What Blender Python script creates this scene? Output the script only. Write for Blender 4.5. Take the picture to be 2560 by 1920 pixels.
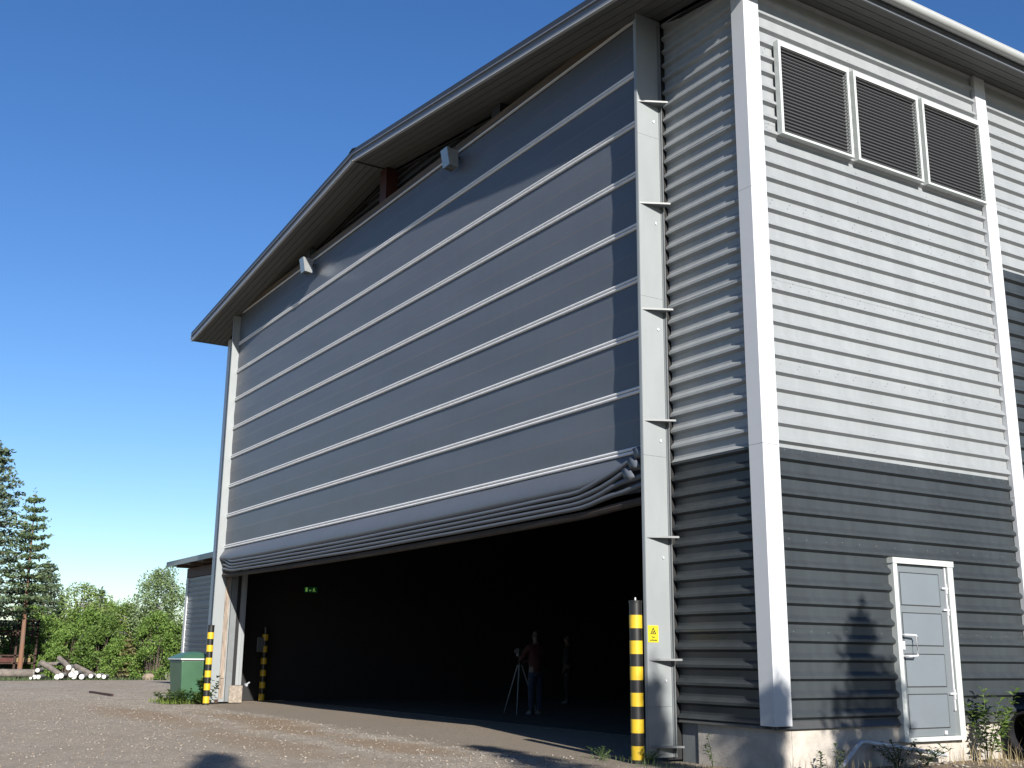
import bpy, bmesh, math, random
import numpy as np
from mathutils import Vector, Matrix
R = math.radians
scene = bpy.context.scene
for o in list(bpy.data.objects):
    bpy.data.objects.remove(o)
COL = scene.collection

# ------------------------------------------------------------------ camera
CX, CY, CZ = 9.3413, -9.3231, 1.2031
YAW, PITCH, ROLL, FPX = 1.0117, 0.2397, 0.0098, 2784.8
cam_d = bpy.data.cameras.new('camera')
cam = bpy.data.objects.new('camera', cam_d)
COL.objects.link(cam)
cam_d.sensor_fit = 'HORIZONTAL'
cam_d.sensor_width = 36.0
cam_d.lens = 36.0 * FPX / 2560.0
cam_d.clip_start = 0.05
cam_d.clip_end = 3000
f_ = Vector((-math.sin(YAW) * math.cos(PITCH), math.cos(YAW) * math.cos(PITCH), math.sin(PITCH)))
r_ = Vector((math.cos(YAW), math.sin(YAW), 0))
u_ = r_.cross(f_)
c_, s_ = math.cos(ROLL), math.sin(ROLL)
r2, u2 = c_ * r_ + s_ * u_, -s_ * r_ + c_ * u_
M = Matrix((r2, u2, -f_)).transposed().to_4x4()
M.translation = (CX, CY, CZ)
cam.matrix_world = M
scene.camera = cam

# ------------------------------------------------------------------ sky, sun, exposure
SUN = Vector((2.6, -0.636, 1.28)).normalized()
SUN_EL = math.asin(SUN.z)
SUN_AZ = math.atan2(SUN.x, SUN.y)
world = bpy.data.worlds.new('World')
scene.world = world
world.use_nodes = True
wn = world.node_tree
wn.nodes.clear()
w_out = wn.nodes.new('ShaderNodeOutputWorld')
w_bg = wn.nodes.new('ShaderNodeBackground')
w_sky = wn.nodes.new('ShaderNodeTexSky')
w_sky.sky_type = 'NISHITA'
w_sky.sun_disc = False
w_sky.sun_elevation = SUN_EL
w_sky.sun_rotation = SUN_AZ
w_sky.altitude = 100
w_sky.air_density = 1.0
w_sky.dust_density = 0.3
w_sky.ozone_density = 3.4
w_hsv = wn.nodes.new('ShaderNodeHueSaturation')
w_hsv.inputs['Saturation'].default_value = 1.22
w_hsv.inputs['Hue'].default_value = 0.509
wn.links.new(w_sky.outputs[0], w_hsv.inputs['Color'])
wn.links.new(w_hsv.outputs[0], w_bg.inputs['Color'])
w_bg.inputs['Strength'].default_value = 0.068
wn.links.new(w_bg.outputs[0], w_out.inputs['Surface'])
sun_d = bpy.data.lights.new('sun', 'SUN')
sun_d.energy = 5.0
sun_d.angle = R(0.53)
sun_d.color = (1.0, 0.95, 0.875)
sun = bpy.data.objects.new('sun', sun_d)
COL.objects.link(sun)
sun.rotation_euler = SUN.to_track_quat('Z', 'Y').to_euler()
sun.location = (30, -8, 20)
scene.view_settings.view_transform = 'Standard'
scene.view_settings.look = 'None'
scene.view_settings.exposure = 1.1
scene.view_settings.gamma = 1.0
scene.view_settings.use_curve_mapping = False
scene.render.engine = 'CYCLES'


# ------------------------------------------------------------------ materials
EXPO_K = 0.80        # base colours are scaled with the exposure above


def kc(c):
    return tuple(q * EXPO_K for q in c)


def mat(name, col, rough=0.6, metal=0.0, var=0.0, scale=3.0, bump=0.0, bscale=60.0, spec=0.5,
        stretch=(1, 1, 1), col2=None, coat=0.0, streak=0.0, each=0.0):
    col = kc(col)
    col2 = kc(col2) if col2 else None
    m = bpy.data.materials.new(name)
    m.use_nodes = True
    nt = m.node_tree
    b = nt.nodes['Principled BSDF']
    b.inputs['Base Color'].default_value = (*col, 1)
    b.inputs['Roughness'].default_value = rough
    b.inputs['Metallic'].default_value = metal
    b.inputs['Specular IOR Level'].default_value = spec
    if coat:
        b.inputs['Coat Weight'].default_value = coat
        b.inputs['Coat Roughness'].default_value = 0.25
    tc = nt.nodes.new('ShaderNodeTexCoord')
    mp = nt.nodes.new('ShaderNodeMapping')
    mp.inputs['Scale'].default_value = stretch
    nt.links.new(tc.outputs['Object'], mp.inputs['Vector'])
    if var or col2:
        n = nt.nodes.new('ShaderNodeTexNoise')
        n.inputs['Scale'].default_value = scale
        n.inputs['Detail'].default_value = 6
        n.inputs['Roughness'].default_value = 0.65
        nt.links.new(mp.outputs[0], n.inputs['Vector'])
        r = nt.nodes.new('ShaderNodeValToRGB')
        c2 = col2 or tuple(c * (1 - var) for c in col)
        c1 = col if col2 else tuple(min(1, c * (1 + var * 0.6)) for c in col)
        r.color_ramp.elements[0].position = 0.35
        r.color_ramp.elements[1].position = 0.68
        r.color_ramp.elements[0].color = (*c2, 1)
        r.color_ramp.elements[1].color = (*c1, 1)
        nt.links.new(n.outputs['Fac'], r.inputs['Fac'])
        nt.links.new(r.outputs['Color'], b.inputs['Base Color'])
    if streak or each:
        link = b.inputs['Base Color'].links
        mu = nt.nodes.new('ShaderNodeMix')
        mu.data_type = 'RGBA'
        mu.blend_type = 'MULTIPLY'
        mu.inputs[0].default_value = 1
        if link: nt.links.new(link[0].from_socket, mu.inputs[6])
        else: mu.inputs[6].default_value = (*col, 1)
        m3 = nt.nodes.new('ShaderNodeMapping')
        m3.inputs['Scale'].default_value = (1, 1, .05)
        nt.links.new(tc.outputs['Object'], m3.inputs['Vector'])
        n3 = nt.nodes.new('ShaderNodeTexNoise')
        n3.inputs['Scale'].default_value = 7
        n3.inputs['Detail'].default_value = 5
        nt.links.new(m3.outputs[0], n3.inputs['Vector'])
        r3 = nt.nodes.new('ShaderNodeMapRange')
        r3.inputs[1].default_value, r3.inputs[2].default_value = .38, .62
        r3.inputs[3].default_value, r3.inputs[4].default_value = 1 - streak, 1
        nt.links.new(n3.outputs['Fac'], r3.inputs[0])
        oi = nt.nodes.new('ShaderNodeObjectInfo')
        r4 = nt.nodes.new('ShaderNodeMapRange')
        r4.inputs[3].default_value, r4.inputs[4].default_value = 1 - each, 1 + each
        nt.links.new(oi.outputs['Random'], r4.inputs[0])
        mm = nt.nodes.new('ShaderNodeMath')
        mm.operation = 'MULTIPLY'
        nt.links.new(r3.outputs[0], mm.inputs[0]); nt.links.new(r4.outputs[0], mm.inputs[1])
        nt.links.new(mm.outputs[0], mu.inputs[7])
        nt.links.new(mu.outputs[2], b.inputs['Base Color'])
    if bump:
        n2 = nt.nodes.new('ShaderNodeTexNoise')
        n2.inputs['Scale'].default_value = bscale
        n2.inputs['Detail'].default_value = 4
        nt.links.new(mp.outputs[0], n2.inputs['Vector'])
        bp = nt.nodes.new('ShaderNodeBump')
        bp.inputs['Strength'].default_value = bump
        bp.inputs['Distance'].default_value = 0.02
        nt.links.new(n2.outputs['Fac'], bp.inputs['Height'])
        nt.links.new(bp.outputs['Normal'], b.inputs['Normal'])
    return m


def leaf_mat(name, c1, c2, trans=0.3, rough=0.6):
    m = bpy.data.materials.new(name)
    m.use_nodes = True
    nt = m.node_tree
    b = nt.nodes['Principled BSDF']
    out = nt.nodes['Material Output']
    g = nt.nodes.new('ShaderNodeNewGeometry')
    r = nt.nodes.new('ShaderNodeValToRGB')
    r.color_ramp.elements[0].color = (*c1, 1)
    r.color_ramp.elements[1].color = (*c2, 1)
    nt.links.new(g.outputs['Random Per Island'], r.inputs['Fac'])
    nt.links.new(r.outputs['Color'], b.inputs['Base Color'])
    b.inputs['Roughness'].default_value = rough
    b.inputs['Specular IOR Level'].default_value = 0.3
    t = nt.nodes.new('ShaderNodeBsdfTranslucent')
    nt.links.new(r.outputs['Color'], t.inputs['Color'])
    mx = nt.nodes.new('ShaderNodeMixShader')
    mx.inputs['Fac'].default_value = trans
    nt.links.new(b.outputs[0], mx.inputs[1])
    nt.links.new(t.outputs[0], mx.inputs[2])
    nt.links.new(mx.outputs[0], out.inputs['Surface'])
    return m


def emit_mat(name, col, strength):
    m = mat(name, col, 0.5)
    b = m.node_tree.nodes['Principled BSDF']
    b.inputs['Emission Color'].default_value = (*col, 1)
    b.inputs['Emission Strength'].default_value = strength
    return m


def gravel_mat(name, base, dark, light, brown, brown_amt=0.5, fine=55.0):
    base, dark, light, brown = kc(base), kc(dark), kc(light), kc(brown)
    m = bpy.data.materials.new(name)
    m.use_nodes = True
    nt = m.node_tree
    b = nt.nodes['Principled BSDF']
    b.inputs['Roughness'].default_value = 0.9
    b.inputs['Specular IOR Level'].default_value = 0.2
    tc = nt.nodes.new('ShaderNodeTexCoord')
    v = nt.nodes.new('ShaderNodeTexVoronoi')
    v.inputs['Scale'].default_value = fine
    nt.links.new(tc.outputs['Object'], v.inputs['Vector'])
    sep = nt.nodes.new('ShaderNodeSeparateColor')
    nt.links.new(v.outputs['Color'], sep.inputs['Color'])
    r = nt.nodes.new('ShaderNodeValToRGB')
    e = r.color_ramp.elements
    e[0].position, e[0].color = 0.0, (*dark, 1)
    e[1].position, e[1].color = 1.0, (*light, 1)
    k = e.new(0.35); k.color = (*base, 1)
    k = e.new(0.88); k.color = (*[c * 1.25 for c in base], 1)
    nt.links.new(sep.outputs[0], r.inputs['Fac'])
    n = nt.nodes.new('ShaderNodeTexNoise')
    n.inputs['Scale'].default_value = 0.22
    n.inputs['Detail'].default_value = 9
    n.inputs['Roughness'].default_value = 0.62
    nt.links.new(tc.outputs['Object'], n.inputs['Vector'])
    rr = nt.nodes.new('ShaderNodeValToRGB')
    rr.color_ramp.elements[0].position = 0.44
    rr.color_ramp.elements[1].position = 0.62
    rr.color_ramp.elements[1].color = (brown_amt,) * 3 + (1,)
    nt.links.new(n.outputs['Fac'], rr.inputs['Fac'])
    mx = nt.nodes.new('ShaderNodeMix')
    mx.data_type = 'RGBA'
    nt.links.new(rr.outputs['Color'], mx.inputs[0])
    nt.links.new(r.outputs['Color'], mx.inputs[6])
    mx.inputs[7].default_value = (*brown, 1)
    n3 = nt.nodes.new('ShaderNodeTexNoise')
    n3.inputs['Scale'].default_value = 1.7
    n3.inputs['Detail'].default_value = 8
    nt.links.new(tc.outputs['Object'], n3.inputs['Vector'])
    r3 = nt.nodes.new('ShaderNodeMapRange')
    r3.inputs[1].default_value = 0.3
    r3.inputs[2].default_value = 0.7
    r3.inputs[3].default_value = 0.8
    r3.inputs[4].default_value = 1.15
    nt.links.new(n3.outputs['Fac'], r3.inputs[0])
    n5 = nt.nodes.new('ShaderNodeTexNoise')
    n5.inputs['Scale'].default_value = 13
    n5.inputs['Detail'].default_value = 5
    n5.inputs['Roughness'].default_value = .75
    nt.links.new(tc.outputs['Object'], n5.inputs['Vector'])
    r5 = nt.nodes.new('ShaderNodeMapRange')
    r5.inputs[1].default_value, r5.inputs[2].default_value = .36, .66
    r5.inputs[3].default_value, r5.inputs[4].default_value = .62, 1.32
    nt.links.new(n5.outputs['Fac'], r5.inputs[0])
    m5 = nt.nodes.new('ShaderNodeMath')
    m5.operation = 'MULTIPLY'
    nt.links.new(r3.outputs[0], m5.inputs[0]); nt.links.new(r5.outputs[0], m5.inputs[1])
    mu = nt.nodes.new('ShaderNodeMix')
    mu.data_type = 'RGBA'
    mu.blend_type = 'MULTIPLY'
    mu.inputs[0].default_value = 1
    nt.links.new(mx.outputs[2], mu.inputs[6])
    nt.links.new(m5.outputs[0], mu.inputs[7])
    nt.links.new(mu.outputs[2], b.inputs['Base Color'])
    bp = nt.nodes.new('ShaderNodeBump')
    bp.inputs['Strength'].default_value = 0.7
    bp.inputs['Distance'].default_value = 0.012
    nt.links.new(v.outputs['Distance'], bp.inputs['Height'])
    nt.links.new(bp.outputs['Normal'], b.inputs['Normal'])
    return m


X = {}
X['light'] = mat('light_grey_steel', (.280, .297, .306), .38, var=.06, scale=1.3, stretch=(1, 1, .25), spec=.4, streak=.07, each=.03)
X['annexshade'] = mat('annex_shaded_steel', (.20, .215, .235), .45, var=.06, scale=2)  # light steel darkened, the shade on the annex front is in the colour
X['dark'] = mat('dark_grey_steel', (.037, .044, .049), .42, var=.16, scale=1.5, stretch=(1, 1, .3), spec=.4, streak=.14, each=.06)
X['white'] = mat('white_trim_steel', (.50, .515, .535), .4, var=.03, scale=2)
X['guide'] = mat('grey_painted_steel', (.258, .280, .288), .45, var=.07, scale=2.5, stretch=(1, 1, .3))
X['guide2'] = mat('grey_steel_frame', (.16, .173, .18), .5, var=.1, scale=6)
X['slat'] = mat('louvre_slat_grey', (.062, .062, .062), .5)
X['flash'] = mat('dark_drip_flashing', (.05, .052, .052), .5, var=.1)
X['plinth'] = mat('cast_concrete', (.42, .385, .34), .9, var=.22, scale=3.5, bump=.25, bscale=35)
X['blockc'] = mat('rough_concrete', (.30, .255, .21), .95, var=.35, scale=14, bump=.5, bscale=50)
X['fabric'] = mat('grey_pvc_fabric', (.103, .116, .138), .46, var=.06, scale=1.1, stretch=(.35, 1, 2.5), bump=.05, bscale=9, spec=.4, streak=.035, each=.035)
X['fabric2'] = mat('brownish_fabric_band', (.122, .116, .124), .42, var=.06, scale=1.1, spec=.45)  # slightly browner band along the middle of each strip
X['band'] = mat('pale_webbing', (.74, .75, .76), .5, var=.08, scale=8)
X['soffit'] = mat('soffit_steel', (.105, .109, .104), .55, var=.06)
X['fascia'] = mat('fascia_steel', (.17, .185, .21), .35, var=.05)
X['roofdark'] = mat('dark_roof_steel', (.035, .038, .042), .45, var=.1)
X['gutter'] = mat('white_gutter_steel', (.42, .435, .43), .3, var=.04)
X['wood'] = mat('brown_wood', (.125, .088, .062), .8, var=.4, scale=5, stretch=(.2, 1, 3))
X['beam'] = mat('dark_timber_beam', (.045, .034, .026), .9, var=.3, scale=5)
X['redsteel'] = mat('red_oxide_steel', (.05, .009, .007), .6, var=.2)
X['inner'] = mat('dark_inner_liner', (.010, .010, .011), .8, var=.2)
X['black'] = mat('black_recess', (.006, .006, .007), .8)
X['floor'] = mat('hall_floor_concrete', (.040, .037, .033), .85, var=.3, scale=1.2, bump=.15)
X['worn'] = mat('worn_rail', (.29, .235, .19), .8, var=.5, scale=9, stretch=(3, 3, .35), bump=.2, bscale=20)
X['galv'] = mat('galvanised_sheet', (.36, .38, .39), .32, metal=.55, var=.12, scale=9)
X['lampglass'] = mat('lamp_glass', (.10, .12, .13), .1, spec=.8)
X['yellow'] = mat('yellow_band', (.58, .39, .018), .42, var=.1, scale=7)
X['blackp'] = mat('black_pole', (.014, .014, .014), .4, var=.3, scale=9)
X['binbody'] = mat('green_plastic', (.048, .118, .066), .38, var=.14, scale=2.2)
X['binlid'] = mat('green_lid', (.055, .135, .075), .4, var=.1)
X['binrim'] = mat('pale_rim', (.48, .485, .49), .4)
X['door'] = mat('door_grey', (.142, .161, .175), .4, var=.05, scale=2)
X['doorpanel'] = mat('door_panel_grey', (.150, .173, .193), .33, var=.05, scale=2)
X['doorframe'] = mat('door_frame_pale', (.47, .50, .485), .4, var=.03)
X['steel'] = mat('bright_steel', (.75, .76, .78), .3, metal=.35)
X['rubber'] = mat('black_gasket', (.02, .02, .02), .7)
X['blackplastic'] = mat('black_pipe_plastic', (.012, .012, .015), .45, var=.3)
X['greypipe'] = mat('grey_drainpipe', (.42, .44, .47), .35, var=.15, scale=6)
X['signy'] = mat('sign_yellow', (.62, .53, .015), .5)
X['signk'] = mat('sign_print', (.035, .028, .004), .6)
X['gravel'] = gravel_mat('grey_gravel', (.318, .280, .230), (.120, .102, .082), (.60, .54, .46), (.295, .236, .172), .6)


def ground_masks(m):
    """dusty asphalt before the door, sand drifts and bare soil by the side wall, mixed into the gravel"""
    nt = m.node_tree
    b = nt.nodes['Principled BSDF']
    L = nt.links.new
    src = b.inputs['Base Color'].links[0].from_socket
    tc = nt.nodes.new('ShaderNodeTexCoord')
    sx = nt.nodes.new('ShaderNodeSeparateXYZ')
    L(tc.outputs['Object'], sx.inputs[0])
    nz = nt.nodes.new('ShaderNodeTexNoise')
    nz.inputs['Scale'].default_value = 1.1
    nz.inputs['Detail'].default_value = 10
    nz.inputs['Roughness'].default_value = .7
    L(tc.outputs['Object'], nz.inputs['Vector'])
    sp = nt.nodes.new('ShaderNodeTexNoise')
    sp.inputs['Scale'].default_value = 45
    sp.inputs['Detail'].default_value = 5
    L(tc.outputs['Object'], sp.inputs['Vector'])

    def math_(op, a_, b_=None, c_=None):
        n = nt.nodes.new('ShaderNodeMath')
        n.operation = op
        for i, q in enumerate((a_, b_, c_)):
            if q is None: continue
            if isinstance(q, (int, float)): n.inputs[i].default_value = q
            else: L(q, n.inputs[i])
        return n.outputs[0]

    def smooth(v, lo, hi):
        n = nt.nodes.new('ShaderNodeMapRange')
        n.interpolation_type = 'SMOOTHSTEP'
        n.inputs[1].default_value = lo
        n.inputs[2].default_value = hi
        L(v, n.inputs[0])
        return n.outputs[0]
    nn = math_('SUBTRACT', nz.outputs['Fac'], .5)

    def mix(src, fac, c1, c2):
        c1, c2 = kc(c1), kc(c2)
        r = nt.nodes.new('ShaderNodeValToRGB')
        r.color_ramp.elements[0].position = .35
        r.color_ramp.elements[1].position = .68
        r.color_ramp.elements[0].color = (*c1, 1)
        r.color_ramp.elements[1].color = (*c2, 1)
        L(sp.outputs['Fac'], r.inputs['Fac'])
        x = nt.nodes.new('ShaderNodeMix')
        x.data_type = 'RGBA'
        L(fac, x.inputs[0]); L(src, x.inputs[6]); L(r.outputs['Color'], x.inputs[7])
        return x.outputs[2]
    # asphalt: y above about -1.3, x between -19.6 and -1
    yy = math_('MULTIPLY_ADD', nn, 2.2, sx.outputs[1])
    slope = math_('MULTIPLY_ADD', sx.outputs[0], .045, yy)
    f1 = math_('MULTIPLY', smooth(slope, -1.75, -1.45), smooth(math_('MULTIPLY_ADD', nn, 2, sx.outputs[0]), -20.0, -19.5))
    f1 = math_('MULTIPLY', f1, smooth(math_('MULTIPLY', math_('MULTIPLY_ADD', nn, 1.5, sx.outputs[0]), -1.0), .9, 1.5))
    src = mix(src, math_('MULTIPLY', f1, .9), (.165, .139, .108), (.262, .219, .170))

    def ellipse(cx, cy, rx, ry):
        u = math_('DIVIDE', math_('SUBTRACT', sx.outputs[0], cx), rx)
        v = math_('DIVIDE', math_('SUBTRACT', sx.outputs[1], cy), ry)
        d = math_('SQRT', math_('ADD', math_('MULTIPLY', u, u), math_('MULTIPLY', v, v)))
        d = math_('MULTIPLY_ADD', nn, 2.4, d)
        return smooth(math_('MULTIPLY', d, -1.0), -1.25, -.35)
    for (cx, cy, rx, ry) in ((-12.4, -1.7, 3.2, .55), (-9.4, -2.1, 2.3, .5), (-5.2, -2.1, 2.6, .55), (-14.5, -3.2, 4.5, .8), (-6.5, -3.6, 3.5, .7)):
        src = mix(src, math_('MULTIPLY', ellipse(cx, cy, rx, ry), .75), (.185, .126, .074), (.285, .205, .130))
    # compacted drive, smoother and tan, in front of the apron
    fd = math_('MULTIPLY', smooth(math_('MULTIPLY', math_('MULTIPLY_ADD', nn, 4.0, sx.outputs[1]), -1.0), 2.6, 4.4), smooth(math_('MULTIPLY_ADD', nn, 9.0, sx.outputs[0]), -27, -19))
    src = mix(src, math_('MULTIPLY', fd, .5), (.215, .180, .138), (.330, .284, .226))
    # bare soil along the side wall
    xs = math_('MULTIPLY_ADD', nn, 1.6, sx.outputs[0])
    f3 = math_('MULTIPLY', smooth(math_('MULTIPLY', xs, -1.0), -3.2, -2.2), smooth(math_('MULTIPLY_ADD', nn, 1.0, sx.outputs[0]), -1.3, -.8))
    f3 = math_('MULTIPLY', f3, smooth(yy, -1.2, -.6))
    src = mix(src, math_('MULTIPLY', f3, .85), (.105, .075, .046), (.24, .185, .13))
    L(src, b.inputs['Base Color'])


ground_masks(X['gravel'])
X['stone'] = mat('pale_stone', (.36, .325, .28), .9, col2=(.17, .15, .13), scale=12)
X['stoneb'] = mat('warm_stone', (.31, .25, .19), .9, col2=(.18, .135, .095), scale=12)
X['forestfloor'] = mat('forest_floor', (.06, .075, .03), .95, var=.5, scale=.8)
X['bark_pine'] = mat('orange_pine_bark', (.21, .09, .04), .9, col2=(.15, .10, .075), scale=2.5, stretch=(1, 1, .4), bump=.4, bscale=12)
X['bark_grey'] = mat('grey_bark', (.13, .10, .08), .9, var=.4, scale=5)
X['bark_birch'] = mat('birch_bark', (.38, .365, .34), .8, col2=(.08, .07, .06), scale=3.5, stretch=(1, 1, 4))
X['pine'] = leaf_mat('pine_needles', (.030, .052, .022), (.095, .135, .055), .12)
X['pineblue'] = leaf_mat('greyish_pine_needles', (.045, .070, .045), (.11, .145, .085), .12)  # paler, greyer green than the plain pine needles
X['spruce'] = leaf_mat('spruce_needles', (.015, .032, .015), (.05, .085, .035), .1)
X['birch'] = leaf_mat('birch_leaves', (.10, .155, .032), (.20, .27, .075), .35)
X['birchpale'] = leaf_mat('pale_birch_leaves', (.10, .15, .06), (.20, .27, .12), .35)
X['bush'] = leaf_mat('bush_leaves', (.062, .122, .020), (.170, .260, .058), .35)
X['bushdark'] = leaf_mat('dark_bush_leaves', (.04, .08, .014), (.11, .175, .036), .3)
X['brownpine'] = leaf_mat('yellowish_pine_needles', (.085, .085, .03), (.16, .145, .06), .2)
X['weed'] = leaf_mat('weed_leaves', (.05, .095, .018), (.13, .20, .045), .35)
X['weeddark'] = leaf_mat('dark_weed_leaves', (.035, .06, .022), (.09, .12, .05), .25)
X['weedbright'] = leaf_mat('fresh_leaves', (.08, .14, .03), (.19, .28, .07), .35)
X['grass'] = leaf_mat('grass_blades', (.07, .12, .015), (.20, .27, .05), .35)
X['straw'] = leaf_mat('dry_grass', (.22, .17, .09), (.40, .33, .19), .3)
X['log'] = mat('weathered_log', (.17, .145, .125), .9, var=.45, scale=4, stretch=(1, 1, 1), bump=.4, bscale=15)
X['logend'] = mat('white_log_end', (.62, .61, .57), .8, var=.06, scale=6)
X['rust'] = mat('rusty_steel', (.045, .021, .014), .85, var=.4, scale=5)
X['tim'] = mat('yellow_timber', (.26, .185, .09), .8, var=.2, scale=4)
X['redpaint'] = mat('red_brown_crate', (.10, .028, .022), .8, var=.3)
X['palegoods'] = mat('pale_goods', (.34, .36, .38), .5, var=.25, scale=3)
X['skin'] = mat('skin', (.07, .042, .03), .55)
X['redcloth'] = mat('red_cloth', (.036, .003, .002), .9, var=.15)
X['jeans'] = mat('blue_denim', (.007, .015, .04), .9, var=.2, scale=12)
X['darkcloth'] = mat('dark_green_cloth', (.006, .010, .010), .9, var=.15)
X['hair'] = mat('dark_hair', (.03, .022, .016), .6)
X['shoe'] = mat('pale_shoe', (.06, .07, .08), .6)
X['exitg'] = emit_mat('exit_green', (.0, .10, .03), .03)
X['exitw'] = emit_mat('exit_pictogram', (.25, .5, .12), .16)


# ------------------------------------------------------------------ mesh helpers
class MB:
    def __init__(s):
        s.v, s.f, s.m = [], [], []

    def add(s, vs, fs, mi=0):
        n = len(s.v)
        s.v += [tuple(p) for p in vs]
        s.f += [tuple(i + n for i in q) for q in fs]
        s.m += [mi] * len(fs)
        return s

    def box(s, x0, x1, y0, y1, z0, z1, mi=0):
        vs = [(x, y, z) for z in (z0, z1) for y in (y0, y1) for x in (x0, x1)]
        return s.add(vs, [(0, 2, 3, 1), (4, 5, 7, 6), (0, 1, 5, 4), (2, 6, 7, 3), (0, 4, 6, 2), (1, 3, 7, 5)], mi)

    def hexa(s, P, mi=0):          # 8 points in box order (z, y, x)
        return s.add(P, [(0, 2, 3, 1), (4, 5, 7, 6), (0, 1, 5, 4), (2, 6, 7, 3), (0, 4, 6, 2), (1, 3, 7, 5)], mi)

    def prism(s, poly, d, mi=0):   # poly: 3d points in order, d: extrusion vector
        n = len(poly)
        d = Vector(d)
        a = [Vector(p) for p in poly]
        vs = a + [p + d for p in a]
        fs = [tuple(range(n))[::-1], tuple(range(n, 2 * n))]
        fs += [(i, (i + 1) % n, n + (i + 1) % n, n + i) for i in range(n)]
        return s.add(vs, fs, mi)

    def tube(s, pts, rad, n=8, cap=True, mi=0, sq=1.0):
        pts = [Vector(p) for p in pts]
        rads = rad if hasattr(rad, '__len__') else [rad] * len(pts)
        vs, fs = [], []
        ref = None
        for i, p in enumerate(pts):
            t = (pts[min(i + 1, len(pts) - 1)] - pts[max(i - 1, 0)]).normalized()
            if ref is None:
                ref = Vector((0, 0, 1)) if abs(t.z) < .9 else Vector((1, 0, 0))
            a = t.cross(ref).normalized()
            b = a.cross(t).normalized()
            for k in range(n):
                an = 2 * math.pi * k / n
                vs.append(p + rads[i] * (math.cos(an) * a + sq * math.sin(an) * b))
        for i in range(len(pts) - 1):
            for k in range(n):
                k2 = (k + 1) % n
                fs.append((i * n + k, i * n + k2, (i + 1) * n + k2, (i + 1) * n + k))
        if cap:
            fs.append(tuple(range(n))[::-1])
            e = (len(pts) - 1) * n
            fs.append(tuple(range(e, e + n)))
        return s.add(vs, fs, mi)

    def lathe(s, cx, cy, prof, n=20, mi=0):   # prof list of (r, z)
        vs, fs = [], []
        for (r, z) in prof:
            for k in range(n):
                a = 2 * math.pi * k / n
                vs.append((cx + r * math.cos(a), cy + r * math.sin(a), z))
        for i in range(len(prof) - 1):
            for k in range(n):
                k2 = (k + 1) % n
                fs.append((i * n + k, i * n + k2, (i + 1) * n + k2, (i + 1) * n + k))
        fs.append(tuple(range(n))[::-1])
        e = (len(prof) - 1) * n
        fs.append(tuple(range(e, e + n)))
        return s.add(vs, fs, mi)

    def build(s, name, m, parent=None, smooth=False, bevel=0, ang=.6):
        me = bpy.data.meshes.new(name)
        me.from_pydata(s.v, [], s.f)
        for mm in (m if isinstance(m, (list, tuple)) else [m]):
            me.materials.append(mm)
        if max(s.m, default=0):
            me.polygons.foreach_set('material_index', s.m)
        bm = bmesh.new()
        bm.from_mesh(me)
        bmesh.ops.recalc_face_normals(bm, faces=bm.faces)
        bm.to_mesh(me)
        bm.free()
        if smooth:
            me.polygons.foreach_set('use_smooth', [True] * len(me.polygons))
            me.set_sharp_from_angle(angle=ang)
        me.update()
        o = bpy.data.objects.new(name, me)
        COL.objects.link(o)
        if bevel:
            b = o.modifiers.new('bevel', 'BEVEL')
            b.width = bevel
            b.segments = 2
            b.limit_method = 'ANGLE'
            b.angle_limit = R(35)
        if parent:
            attach(o, parent)
        return o


def world_of(o):
    m = o.matrix_parent_inverse @ o.matrix_basis if o.parent else o.matrix_basis.copy()
    return world_of(o.parent) @ m if o.parent else m


def attach(o, parent):
    o.parent = parent
    o.matrix_parent_inverse = world_of(parent).inverted()


def tag(o, label=None, cat=None, group=None, kind=None):
    if label: o['label'] = label
    if cat: o['category'] = cat
    if group: o['group'] = group
    if kind: o['kind'] = kind
    return o


def thing(name, loc, label, cat, group=None):
    o = bpy.data.objects.new(name, None)
    o.empty_display_size = .3
    COL.objects.link(o)
    o.location = loc
    o.matrix_basis = Matrix.Translation(loc)
    return tag(o, label, cat, group)


def children(o):
    return [c for c in bpy.data.objects if c.parent == o]


def copy_tree(o, parent=None):
    c = o.copy()
    COL.objects.link(c)
    if parent:
        c.parent = parent
        c.matrix_parent_inverse = o.matrix_parent_inverse.copy()
    for ch in children(o):
        copy_tree(ch, c)
    return c


def mesh_np(name, V, F, m, parent=None, smooth=False):
    me = bpy.data.meshes.new(name)
    V = np.asarray(V, np.float32)
    F = np.asarray(F, np.int32)
    k = F.shape[1]
    me.vertices.add(len(V))
    me.vertices.foreach_set('co', V.ravel())
    me.loops.add(F.size)
    me.loops.foreach_set('vertex_index', F.ravel())
    me.polygons.add(len(F))
    me.polygons.foreach_set('loop_start', np.arange(0, F.size, k, dtype=np.int32))
    me.update(calc_edges=True)
    me.validate()
    me.materials.append(m)
    o = bpy.data.objects.new(name, me)
    COL.objects.link(o)
    if parent: attach(o, parent)
    return o


# ------------------------------------------------------------------ ground
W = 20.653          # hangar width (x from -W to 0), front wall in y = 0
DEPTH = 30.0
YC = -0.25          # plane of the fabric door
GP = 1.655          # distance of the guides from the corners
rng = np.random.default_rng(7)


def sheet(name, xs, ys, zf, m, kind='structure'):
    V = [(x, y, zf(x, y)) for y in ys for x in xs]
    n = len(xs)
    F = [(j * n + i, j * n + i + 1, (j + 1) * n + i + 1, (j + 1) * n + i) for j in range(len(ys) - 1) for i in range(n - 1)]
    mb = MB(); mb.v = V; mb.f = F; mb.m = [0] * len(F)
    o = mb.build(name, m, smooth=True, ang=1.5)
    o['kind'] = kind
    return o


def hills(x, y):
    return -.02 + .006 * math.sin(x * 1.3 + y * .7) + .006 * math.sin(x * .5 - y * 1.1)


def lin(a, b, n): return [a + (b - a) * i / (n - 1) for i in range(n)]


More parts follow.
